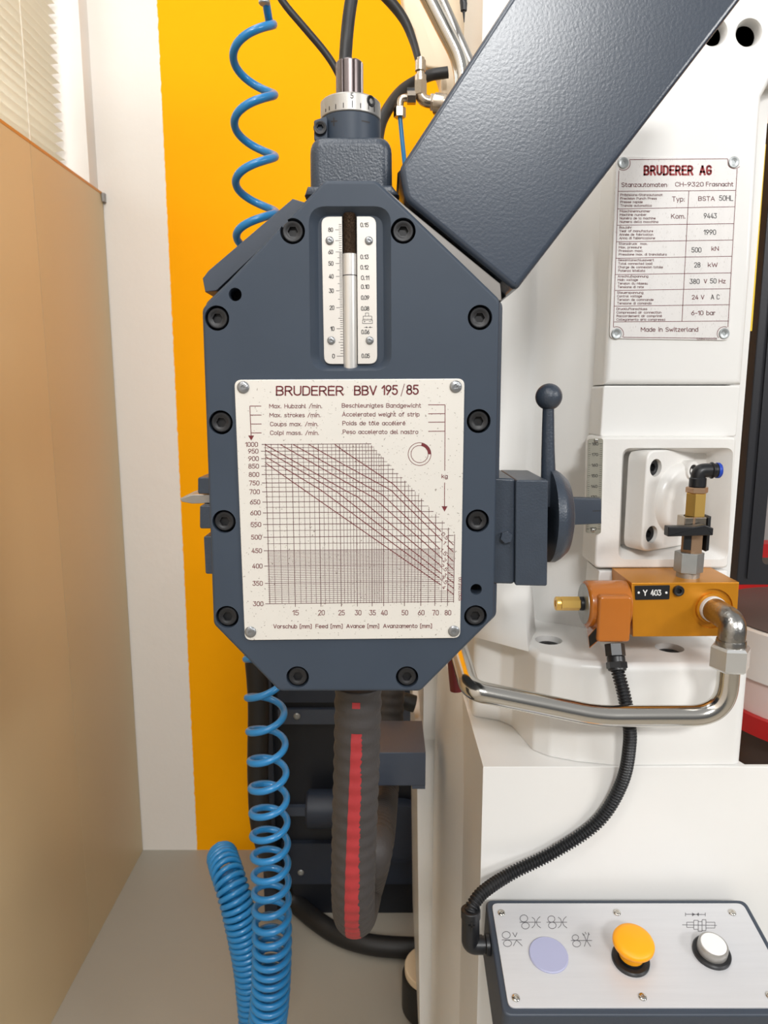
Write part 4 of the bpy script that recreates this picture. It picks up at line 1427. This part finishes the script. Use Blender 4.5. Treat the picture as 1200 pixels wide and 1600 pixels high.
# ================================================================== STEEL PIPE WITH ELBOW
YQ = 0.698
pipe = thing('bent_steel_pipe', 'shiny bent steel pipe curving from the orange valve block back behind the feeder', 'pipe', (P(1000, 1130, YQ).x, YQ, P(1000, 1132, YQ).z))
kn = P(1132, 966, YQ)
p_in = Vector((pc.x, YV - .0062, pc.z))
kn = Vector((pc.x, YQ, pc.z))
dn = Vector((pc.x - .0005, YQ, P(1130, 1012, YQ).z))
mb = MB().add(tube(bend([p_in, kn, dn], .012, 10), 0.0135, 28))
mb.add(lathe([(0.0142, -0.001), (0.0150, -.005), (0.0142, -.010)], (dn.x, YQ, dn.z + .010), (0, 0, 1), 30))
part('elbow_fitting', mb, 'caststeel', pipe, 'dull cast steel elbow', angle=60)
nx = dn.x
zn0, zn1 = P(1128, 1045, YQ).z, P(1128, 1008, YQ).z
mb = MB()
R6 = 0.0345 / 2 / math.cos(PI / 6)
mb.add(cyl((nx, YQ, zn0), (0, 0, 1), R6, zn1 - zn0, 6, .0025, 0.42))
part('union_nut', mb, 'nut', pipe, 'bright hexagon union nut')
tp_ = [Vector((nx, YQ, zn1 - .003)), Vector((nx, YQ, P(1120, 1118, YQ).z)), P(935, 1119, YQ), P(735, 1078, YQ + .002), P(712, 1000, 0.80)]
part('tube', MB().add(tube(bend(tp_, [.052, .02, .016], 16), 0.0112, 32)), 'chrome', pipe, angle=70)

# ================================================================== CONTROL BOX
tl = math.radians(11.5)
pb0 = P(768, 1413, 0.722)
pnx = Vector((1, 0, 0))
pny = Vector((0, -math.cos(tl), -math.sin(tl)))
pnn = Vector((0, -math.sin(tl), math.cos(tl)))
cpl = on_plane(pb0, pnn)
cbx = lambda a, b, c: tuple(pb0 + pnx * a + pny * b + pnn * c)
fl_ = cpl(793, 1576)
dep = (fl_ - pb0).dot(pny)
wid_ = (cpl(1160, 1413) - pb0).dot(pnx)
cb = thing('control_box', 'slate grey control box with brushed metal top in front of the press bed', 'control panel', tuple(pb0 + pnx * wid_ / 2 + pny * dep / 2 - pnn * .075))
mg = 0.0065
o = fillet([(-mg, -mg), (wid_ + mg, -mg), (wid_ + mg, dep + mg), (-mg, dep + mg)], 0.009, 5)
part('box_body', MB().add(prism(o, -0.0002, -0.075, cbx, 0.0025)), 'grey', cb)
part('mounting_lug', MB().add(box(pb0.x + .03, pb0.x + wid_ - .03, pb0.y + .0065, YB - .0003, pb0.z - .06, pb0.z - .025)), 'grey', cb)
o = fillet([(0, 0), (wid_, 0), (wid_, dep), (0, dep)], 0.007, 5)
fp = part('face_plate', MB().add(prism(o, 0.0018, 0.0, cbx, 0.0004)), 'facealu', cb, 'brushed aluminium face plate')
cpt = on_plane(pb0 + pnn * .0018, pnn)
rot = Matrix((pnx, pnn * -1, Vector(pny) * -1)).transposed()
rot = Matrix((pnx, -pnn, -pny)).transposed() if Matrix((pnx, -pnn, -pny)).determinant() > 0 else Matrix((pnx, -pnn, pny)).transposed()
rv = dome_mesh('face_screw', 0.0042, 0.0018)
for x, y in ((783.5, 1426.5), (964, 1426), (1144, 1426), (806, 1559.5), (1004, 1558), (1203, 1556)):
    place(rv, 'face_screw', 'chrome', fp, cpt(x, y), rot.to_euler())
pl = on_plane(pb0 + pnn * .00192, pnn)
mb = MB()


def circ_px(x, y, rx, ry, w=1.0):
    stroke(mb, arc(x, y, rx, 0, 2 * PI, 20, ry), w, pl)


def xsym(x, y, s=1.0):      # two bowed strokes crossing on a line
    stroke(mb, [(x - 6, y - 8), (x - 2, y - 5), (x - .5, y), (x - 2, y + 5), (x - 6, y + 9)], 1, pl)
    stroke(mb, [(x + 7, y - 9), (x + 3, y - 5), (x + 1, y), (x + 3, y + 5), (x + 8, y + 9)], 1, pl)


circ_px(818.5, 1435, 6, 5.5)
circ_px(821, 1446.5, 6, 5)
stroke(mb, [(812, 1441), (845, 1441)], 1, pl)
xsym(837, 1441)
circ_px(861.5, 1436, 5.5, 5)
circ_px(863, 1446, 6, 5)
stroke(mb, [(854, 1441), (886, 1441)], 1, pl)
xsym(878, 1441)
circ_px(791, 1461, 6.3, 5.5)
circ_px(793, 1474, 6.3, 5)
stroke(mb, [(784, 1468.5), (815, 1468.5)], 1, pl)
stroke(mb, [(801, 1457), (805, 1464), (808, 1457)], 1, pl)
stroke(mb, [(802, 1478), (807, 1469), (816, 1478)], 1, pl)
circ_px(899, 1465, 5, 4.4)
circ_px(901, 1474.5, 6.2, 5)
stroke(mb, [(892, 1469.5), (925, 1469.5)], 1, pl)
stroke(mb, [(913, 1479), (916, 1470), (912, 1459)], 1, pl)
stroke(mb, [(923, 1479), (917, 1470), (920, 1458)], 1, pl)
for x, y in ((910, 1458), (914, 1456), (919, 1457)):
    stroke(mb, [(x, y), (x + 2, y + 4)], 1, pl)
lettering('roller_symbols', mb, 'greyink', fp)
mb = MB()
stroke(mb, [(1071, 1428.5), (1102, 1429)], 1, pl)
for x in (1071, 1082, 1091, 1102):
    stroke(mb, [(x, 1426), (x, 1431.5)], 1, pl)
fill(mb, [(1082, 1426.5), (1087, 1428.7), (1082, 1431)], pl)
fill(mb, [(1092, 1426.5), (1087.5, 1428.7), (1092, 1431)], pl)
stroke(mb, [(1066, 1445), (1120, 1446)], 0.9, pl)
for b_ in ((1073, 1441, 1084, 1449), (1084, 1438, 1091, 1452), (1091, 1440, 1097, 1455), (1097, 1437, 1103, 1454), (1103, 1441, 1117, 1450)):
    x0, y0, x1, y1 = b_
    stroke(mb, [(x0, y0), (x1, y0), (x1, y1), (x0, y1), (x0, y0)], 0.9, pl)
lettering('shaft_symbol', mb, 'greyink', fp)
# lavender blank
c = cpt(857, 1492.5)
part('blank_cover', MB().add(lathe([(0.0205, 0.0001), (0.0205, .0012), (0.0195, .002), (.0180, .0018), (1e-5, .0018)], c, pnn, 44)), 'lavender', fp, 'lavender round blank cover')
# yellow mushroom button
c = cpt(985, 1500)
yb = part('mushroom_button', MB().add(lathe([(.0125, .007), (.0135, .013), (.0150, .0185), (.0188, .0215), (.0208, .0235), (.0210, .0265), (.0198, .0290), (.0150, .0305), (1e-5, .0312)], c, pnn, 48)), 'yellow_btn', fp, 'yellow mushroom push button', angle=60)
part('bezel', MB().add(lathe([(.0192, .0001), (.0192, .003), (.0180, .0042), (.0135, .0042), (.0135, .0036)], c, pnn, 44)), 'plastic', yb)
part('stem', MB().add(lathe([(.0128, .003), (.0128, .0075)], c, pnn, 40)), 'plastic', yb)
c = cpt(1111.5, 1489.5)
wb = part('push_button', MB().add(lathe([(.0150, .003), (.0152, .010), (.0150, .0125), (.0142, .0138), (.0132, .0138), (.0130, .0130)], c, pnn, 44)), 'aluring', fp, 'white push button in a silver ring', angle=50)
part('bezel', MB().add(lathe([(.0192, .0001), (.0192, .003), (.0180, .0042), (.0148, .0042)], c, pnn, 44)), 'plastic', wb)
part('button_face', MB().add(lathe([(.0129, .0128), (.0129, .0142), (.0122, .0148), (1e-5, .0149)], c, pnn, 40)), 'btnwhite', wb)

# ================================================================== CONDUIT between coil and control box
cd_ = thing('corrugated_conduit', 'black corrugated cable conduit curving from the brown coil down to the control box', 'cable', tuple(P(735, 1490, .66)))
YG = 0.744
g0 = P(960, 1006, YG)
g1 = P(965, 1052, YG - .014)
ax = (g1 - g0).normalized()
mb = MB()
L = (g1 - g0).length
mb.add(hexnut(g0, ax, .0185, L * .42, .2))
mb.add(cyl(g0 + ax * L * .42, ax, .0098, L * .50, 26, .001))
mb.add(hexnut(g0 + ax * L * .62, ax, .0195, L * .22, .5))
part('upper_gland', mb, 'plastic', cd_)
el_top = P(735.5, 1422, .686)
ctrl = [g1 - ax * .004, P(974, 1082, .7265), P(981, 1118, .7235), P(984, 1160, .7250), P(972, 1222, .7330), P(935, 1283, .7350), P(868, 1330, .733), P(800, 1364, .722), P(757, 1392, .703), P(739, 1414, .690), el_top + Vector((-.0005, 0, -.004))]
sp_ = resample(spline(ctrl, 30), 0.0009)
rad_ = [0.00740 if (i % 4) < 2 else 0.0056 for i in range(len(sp_))]
part('corrugated_tube', MB().add(tube(sp_, rad_, 18)), 'plastic', cd_, angle=80)
e0, e1 = el_top, P(735, 1476, .686)
e2 = P(768, 1476, .686)
e2 = Vector((pb0.x - mg - .0003, e1.y, e1.z))
mb = MB()
mb.add(tube(bend([e0, e1, e2 - Vector((.008, 0, 0))], .010, 8), [.0098] * 11, 24))
mb.add(cyl(e0 + Vector((0, 0, .001)), (e1 - e0), .0106, .010, 28, .0008))
mb.add(cyl(e2 - Vector((.0095, 0, 0)), (1, 0, 0), .0088, .0045, 24, .0005))
mb.add(cyl(e2 - Vector((.005, 0, 0)), (1, 0, 0), .0112, .0048, 26, .0006))
part('elbow_gland', mb, 'plastic', cd_, 'black elbow gland on the box side')
mb = MB()
pl = on_y(e0.y - 0.0101)
for seg in ([(727, 1448), (740, 1448)], [(733, 1442), (733, 1454)]):
    stroke(mb, seg, 2.2, pl)
part('clip_mark', MB().add(box(e0.x - .0035, e0.x + .0035, e0.y - .0112, e0.y - .0088, P(735, 1447, .676).z - .0006, P(735, 1447, .676).z + .0006)).add(box(e0.x - .0008, e0.x + .0008, e0.y - .0112, e0.y - .0088, P(735, 1455, .676).z, P(735, 1440, .676).z)), 'rubber', cd_)

# ================================================================== RED-STRIPED HOSE LOOP
hs = thing('striped_hose', 'thick charcoal hose with a red stripe looping down from the feeder', 'hose', tuple(P(553, 1462, .74)))
hr = 0.0232
ctrl = [P(560, 1068, .662), P(559, 1120, .662), P(557, 1200, .663), P(554, 1290, .667), P(552, 1370, .676), P(552, 1412, .695), P(554, 1430, .735), P(561, 1424, .80), P(572, 1390, .90), P(587, 1320, 0.84), P(601, 1240, 1.12), P(608, 1150, 1.15), P(612, 1060, 1.17)]
sp_ = resample(spline(ctrl, 40), 0.0020)
rad_ = [hr + 0.0006 * math.sin(i * 2 * PI / 8) for i in range(len(sp_))]
part('hose', MB().add(tube(sp_, rad_, 40, (0, -1, 0))), 'hose', hs, angle=80)
fr = frames(sp_, (0, -1, 0))


def stripe(py0, py1, aw0, aw1, mid=0.0, jag=0.0):
    mb = MB()
    v, f = [], []
    k = 0
    m_ = 7
    for i, (p, n1, n2, t_) in enumerate(fr):
        d = Vector((p.x, p.y, p.z - H))
        cy_ = d.y * CT - d.z * ST
        py = 800 - F * (d.z * CT + d.y * ST) / cy_
        if i > len(fr) * .45 or not (py0 <= py <= py1):
            continue
        s = (py - py0) / (py1 - py0)
        aw = aw0 + (aw1 - aw0) * s
        j = jag * random.uniform(-1, 1)
        for q_ in range(m_ + 1):
            a = mid - aw / 2 + aw * q_ / m_ + (j if q_ == 0 else 0)
            r = rad_[i] + 0.00035
            v.append(p + n1 * (r * math.cos(a)) + n2 * (r * math.sin(a)))
        if k:
            for q_ in range(m_):
                f.append(((k - 1) * (m_ + 1) + q_, (k - 1) * (m_ + 1) + q_ + 1, k * (m_ + 1) + q_ + 1, k * (m_ + 1) + q_))
        k += 1
    mb.add((v, f))
    return mb


part('red_stripe', stripe(1128, 1452, .42, .70, 0.02, .05), 'red_tape', hs, 'faded red marking stripe', fix=False)
part('red_stripe', stripe(1082, 1092, .34, .34, 0.05, .0), 'red_tape', hs, 'short red mark at the hose top', fix=False)

# ================================================================== BLUE SPIRAL HOSE
sh_ = thing('spiral_air_hose', 'bright blue spiral air hose hanging behind the feeder and trailing to the floor', 'hose', tuple(P(410, 1590, .95)))
Ya = 0.93
axis = [P(392, -40, Ya), P(396, 60, Ya), P(398, 200, Ya), P(400, 320, Ya), P(404, 700, Ya), P(414, 1060, Ya), P(419, 1200, Ya), P(423, 1350, Ya), P(425, 1480, Ya), P(421, 1570, Ya + .005), P(412, 1628, Ya + .03),
        P(403, 1640, Ya + .07), P(399, 1600, Ya + .105), P(390, 1510, Ya + .12), P(374, 1430, Ya + .13), P(361, 1382, Ya + .15), P(352, 1354, Ya + .18), P(347, 1338, Ya + .22)]
# local pitch in metres against image height / leg
ax_ = resample(spline(axis, 40), 0.0008)
fr = frames(ax_, (1, 0, 0))
Rh, rt = 0.0252, 0.0049
ph = 0.75 * PI - 0.42
hel = []
half = None
for i, (p, n1, n2, t_) in enumerate(fr):
    d = Vector((p.x, p.y, p.z - H))
    py = 800 - F * (d.z * CT + d.y * ST) / (d.y * CT - d.z * ST)
    down = t_.z < 0
    if half is None and t_.z > 0:
        half = i
    if half is None:
        if py < 360:
            pit = 0.0800 - 0.0165 * max(0, min(1, (py - 60) / 250))
        elif py < 1040:
            pit = 0.0635 + (0.060 - .0635) * (py - 360) / 680
        elif py < 1420:
            pit = 0.059 + (0.026 - .059) * ((py - 1040) / 380) ** .8
        else:
            pit = max(0.0155, 0.026 - 0.0105 * (py - 1420) / 90)
    else:
        pit = 0.0102
    ph += 2 * PI * 0.0008 / pit
    rr_ = Rh * (1.0 if py > 400 or half else 0.97)
    if half:
        rr_ = 0.0235
    # n1 is +x, n2 = t x n1 ; going down t=-z so n2 = -y (towards the camera)
    hel.append(p + n1 * (rr_ * math.cos(ph)) + n2 * (rr_ * math.sin(ph)))
hp_ = resample(hel, 0.0042)
# straight start up to the connector
hp_ = [P(413, -30, Ya - .01), P(415, 0, Ya - .012)] + [q_ for q_ in hp_ if q_.z < P(400, 22, Ya).z or q_.y > Ya + .04]
part('coil_tube', MB().add(tube(hp_, rt, 10)), 'blue', sh_, angle=80)
part('connector', MB().add(cyl(P(413, 7, Ya - .012), (0, 0, 1), .0066, .05, 20, .001)), 'zinc', sh_)
tail = [hel[-1], P(350, 1335, 1.28), P(352, 1330, 1.5), P(352, 1322, 1.985)]
part('tail_tube', MB().add(tube(spline(tail, 10), rt, 10)), 'blue', sh_)

# ================================================================== BACKGROUND TOP: cables, fittings, guard
Yb = 1.02
mb = MB().add(prism(fillet(px2([(622, -60), (631, 12), (636, 34), (647, 48), (652, 70), (656, 98), (668, 105), (684, 107), (689, 122), (690, 215), (900, 215), (900, -60)], 1.12), .004), 1.12, 1.16, XZ, .003))
single('ram_guard', mb, 'cream', 'cream machine guard with a wavy left edge behind the diagonal beam', 'machine guard')
t = thing('grey_support_tube', 'polished slanting tube in front of the cream guard at the top edge', 'tube', tuple(P(720, 160, .86)))
part('tube', MB().add(tube(bend([P(640, -60, .86), P(722, 100, .86), P(722, 180, .86)], .02), .0090, 24)), 'chrome', t)
mb = MB().add(tube([P(662, -60, .88), P(738, 110, .88)], .0068, 18))
single('rear_support_tube', mb, 'steel', 'thinner dull tube just behind the polished slanting tube', 'tube')
t = thing('probe_cable', 'black cable plug with thin pin hanging at the top edge right of the tubes', 'cable', tuple(P(725, 35, 0.84)))
part('plug', MB().add(tube([P(723, -60, 0.84), P(724, 4, 0.84), P(724.5, 6, 0.84), P(724.6, 17, 0.84)], [.0028, .0040, .0040, .0034], 14)), 'plastic', t)
part('pin', MB().add(tube([P(724.6, 16, 0.84), P(725.2, 35, 0.84)], [.0017, .0004], 10)), 'black', t)
mb = MB().add(tube(spline([P(752, -40, 1.07), P(746, 20, 1.07), P(736, 60, 1.07), P(728, 95, 1.07)], 6), .0016, 8))
single('thin_wire', mb, 'zinc', 'thin grey wire in front of the cream guard beside the black plug', 'wire')
# fittings
fx = thing('hose_fitting', 'cluster of nickel elbow fittings behind the beam, holding a blue tube', 'pipe fitting', tuple(P(660, 180, 1.03)))
Yx = 1.03
a = P(657, 152, Yx)
mb = MB()
mb.add(tube(bend([P(657, 118, Yx), P(657, 158, Yx), P(700, 162, Yx)], .012), .0078, 18))
mb.add(cyl(P(657, 150, Yx), (0, 0, 1), .0092, .018, 6, .0008))
mb.add(cyl(P(657, 128, Yx), (0, 0, 1), .0052, .030, 18, .0006))
mb.add(cyl(P(657, 112, Yx), (0, 0, 1), .0072, .014, 18, .0008))
mb.add(cyl(P(672, 160, Yx), (1, 0, 0), .0115, .014, 6, .001, .3))
mb.add(lathe([(.006, -.004), (.0135, 0), (.0135, .014), (.010, .02)], P(680, 162, Yx), (1, -.3, -.2), 24))
part('main_elbow', mb, 'nickel', fx)
mb = MB()
mb.add(tube(bend([P(650, 153, Yx), P(625, 153, Yx), P(625, 182, Yx)], .008), .0050, 16))
mb.add(cyl(P(636, 153, Yx), (1, 0, 0), .0085, .012, 6, .0006))
mb.add(cyl(P(624.5, 184, Yx), (0, 0, 1), .0083, .013, 6, .0008, .5))
part('side_elbow', mb, 'nickel', fx)
part('plug_nut', MB().add(cyl(P(636, 144, Yx + .005), (1, 0, 0), .0058, .013, 12)), 'plastic', fx)
mb = MB().add(tube([P(625, 183, Yx), P(628, 215, Yx), P(633, 262, Yx), P(640, 300, Yx + .01)], .0031, 14))
single('blue_air_tube', mb, 'blue', 'short blue air tube going down from the small nickel elbow', 'tube')
# black hoses and cables at the top
mb = MB().add(tube(spline([P(700, 113, 1.10), P(668, 119, 1.10), P(630, 140, 1.08), P(605, 172, 1.03), P(592, 205, 1.0), P(588, 260, .95), P(586, 310, .90)], 10), .0078, 18))
single('arched_black_hose', mb, 'rubber', 'black hose arching from the fittings down behind the dial ring', 'hose')
mb = MB().add(tube(spline([P(556, -40, .82), P(546, 20, .82), P(541, 70, .82), P(538.5, 125, .81), P(540, 190, .80), P(545, 300, .79)], 10), .0068, 18))
single('thick_black_cable', mb, 'rubber', 'thick black cable dropping behind the splined shaft on the feeder', 'cable')
mb = MB().add(tube(spline([P(425, -25, .86), P(446, 8, .86), P(478, 46, .86), P(508, 82, .86), P(527, 112, .86), P(543, 150, .86), P(556, 220, .86), P(562, 300, .86)], 10), .0040, 14))
single('thin_black_cable', mb, 'rubber', 'thin speckled black cable slanting from the top towards the dial ring', 'cable')
mb = MB().add(tube(spline([P(578, -30, 1.06), P(608, 0, 1.06), P(632, 32, 1.06), P(646, 66, 1.055), P(655, 100, 1.03), P(656.5, 116, Yx)], 10), [.0085 - .0045 * min(1, i / 44) for i in range(51)], 16))
single('looped_black_hose', mb, 'rubber', 'black hose bending down along the cream guard into the upright fitting', 'hose')

# ================================================================== BACKGROUND BELOW: dark machine, hoses, bracket
bar = thing('cross_bar', 'blue grey cross bar joining the press flank behind the striped hose', 'bar', tuple(P(560, 1228, 1.0)))
zl, zh = P(640, 1228, .985).z, P(640, 1176, .985).z
x0, x1 = P(572, 1200, .985).x, P(665, 1200, .985).x
part('bar', MB().add(prism([(x0, zl), (x1, zl), (x1, zh), (x0, zh)], .985, 1.09, XZ, .0015)), 'bracket', bar)
part('lip', MB().add(box(x1 - .02, x1, .99, 1.154, zl - .008, zl - .0003)), 'bracket', bar)
dm = thing('decoiler_cabinet', 'dark blue machine cabinet standing on the floor at the yellow wall', 'machine', (0, 1.85, 0))
bx0, bx1 = P(412, 1300, 1.72).x, P(700, 1300, 1.72).x
part('cabinet_body', MB().add(prism([(bx0, 1.728), (bx1, 1.728), (bx1, 1.995), (bx0, 1.995)], 1.02, .0005, XY, .004)), 'navy_deep', dm)
part('side_post', MB().add(box(bx0, P(432, 1300, 1.72).x, 1.700, 1.7278, .02, 1.0)), 'navy', dm)
for z0_, z1_, mname in ((.62, .90, 'navy'), (.56, .60, 'bracket'), (.10, .22, 'navy'), (.30, .325, 'bracket')):
    part('panel', MB().add(box(P(440, 1300, 1.72).x, bx1 - .01, 1.712, 1.7276, z0_, z1_)), mname, dm)
c = P(624, 1300, 1.70)
part('pulley', MB().add(lathe([(.060, 0), (.075, .004), (.082, .004), (.086, .012), (.086, .035)], (c.x, 1.685, c.z), (0, 1, 0), 40)), 'navy', dm, 'round pulley at the right of the cabinet')
c = P(500, 1250, 1.70)
part('drum', MB().add(cyl((c.x - .03, 1.66, c.z), (1, 0, 0), .048, .09, 32, .005)), 'navy', dm)
bo = dome_mesh('cabinet_bolt', .009, .004)
for x, y in ((464, 1119), (470, 1363)):
    place(bo, 'cabinet_bolt', 'zinc', dm, P(x, y, 1.7115))
# black hose to floor
mb = MB().add(tube(spline([P(398, 1010, 1.50), P(404, 1100, 1.52), P(403, 1220, 1.54), P(412, 1310, 1.55), PZ(446, 1392, .06), PZ(508, 1448, .026), PZ(570, 1474, .026), PZ(650, 1481, .026), PZ(720, 1478, .026)], 12), .0245, 22))
single('black_floor_hose', mb, 'rubber', 'black hose dropping behind the blue spiral and lying on the floor', 'hose')
mb = MB().add(tube([P(708, 1010, .80), P(714, 1078, .80)], .0085, 18))
single('red_cylinder', mb, 'darkred', 'dark red round end behind the left bend of the steel pipe', 'cylinder')  # plain dark red cylinder, gives no light
mb = MB().add(tube(spline([P(590, 1092, 1.25), P(625, 1094, 1.25), P(648, 1100, 1.25)], 6), .016, 16))
single('short_black_pipe', mb, 'rubber', 'short dark pipe above the cross bar beside the white press flank', 'pipe')

# ================================================================== RIGHT EDGE: guard frame, round bolster
YR = 0.905
fr_ = thing('guard_frame', 'black guard window frame at the right edge beside the press column', 'frame', tuple(P(1180, 915, YR)))
xl = P(1172, 660, YR).x
wv = 38 * pix(1180, 700, YR)
zt2, zb2, zb3 = P(1195, 192, YR).z, P(1175, 914, YR).z, P(1195, 882, YR).z
o = [(xl, zb2), (xl + .30, zb2), (xl + .30, zt2), (xl, zt2)]
inn = fillet([(xl + wv, zb3), (xl + .30 - wv, zb3), (xl + .30 - wv, zt2 - wv), (xl + wv, zt2 - wv)], .008)
body = MB().add(prism(o, YR, YR + .04, XZ, .0015))
part('frame', boolean(body, MB().add(prism(inn, YR - .02, YR + .06, XZ))), 'frame', fr_)
part('hinge_strip', MB().add(box(xl + .012, xl + .016, YR - .003, YR - .0001, zb2 + .01, zt2 - .002)), 'frame', fr_)
mb = MB().add(prism(px2([(1189, 225), (1197, 225), (1175, 517), (1167, 517)], .892), .892, .895, XZ))
single('hazard_strip', mb, 'hazard', 'narrow yellow strip between the white column and the black frame', 'strip')
mb = MB().add(box(P(1140, 700, 1.6).x, 1.7, 1.60, 1.64, P(1180, 905, 1.6).z, P(1190, 395, 1.6).z))
single('grey_rear_panel', mb, 'clip', 'mid grey panel seen through the opening of the black guard frame', 'panel')
mb = MB().add(box(P(1180, 300, 1.3).x, 1.1, 1.30, 1.34, P(1190, 230, 1.3).z, P(1190, 80, 1.3).z))
single('beige_rear_panel', mb, 'cream', 'beige panel seen through the cut-out at the right edge', 'panel')
mb = MB()
mb.add(tube([P(1188, 210, 1.0), P(1215, 190, 1.0)], .006, 12))
mb.add(tube([P(1186, 170, 1.0), P(1215, 160, 1.0)], .005, 12))
single('dark_rod_pair', mb, 'rubber', 'two dark rods in the cut-out at the right edge above the black frame', 'rod')
bs = thing('round_bolster', 'white round bolster with dark top, behind the press at the right edge', 'machine part', (P(1330, 1100, 1.05).x, 1.13, P(1200, 1178, .99).z))
bc = Vector((P(1300, 1000, 1.13).x, 1.13))
rb = 0.185
zA, zB, zC, zD = P(1200, 1013, .98).z, P(1200, 1094, .98).z, P(1200, 1150, .98).z, P(1200, 1180, .98).z
part('drum', MB().add(lathe([(rb, zB), (rb, zA - .003), (rb - .003, zA)], (bc.x, bc.y, 0), (0, 0, 1), 72)), 'white', bs)
part('top_plate', MB().add(lathe([(rb - .006, zA + .0002), (rb - .006, zA + .002)], (bc.x, bc.y, 0), (0, 0, 1), 72)), 'brown', bs, 'dark steel top')
part('lower_ring', MB().add(lathe([(rb - .006, zC), (rb - .006, zB - .0002)], (bc.x, bc.y, 0), (0, 0, 1), 72)), 'pink', bs, 'pinkish white lower ring')
part('red_band', MB().add(lathe([(rb + .004, zD), (rb + .004, zC - .0002)], (bc.x, bc.y, 0), (0, 0, 1), 72)), 'redpaint', bs, 'red band around the base')
part('plinth', MB().add(lathe([(rb - .03, 0.55), (rb - .03, zD - .0002)], (bc.x, bc.y, 0), (0, 0, 1), 60)), 'brown', bs)
mb = MB().add(box(P(1155, 960, 1.45).x, 1.2, 1.45, 1.50, P(1180, 1010, 1.45).z, P(1180, 935, 1.45).z))
single('brown_rear_plate', mb, 'brown', 'dark brown plate behind the round bolster, below the black frame', 'plate')
mb = MB().add(box(P(1150, 920, 1.40).x, 1.2, 1.40, 1.44, P(1180, 940, 1.40).z, P(1180, 850, 1.40).z))
single('red_rear_bar', mb, 'redpaint', 'bright red bar behind the lower edge of the black frame', 'bar')
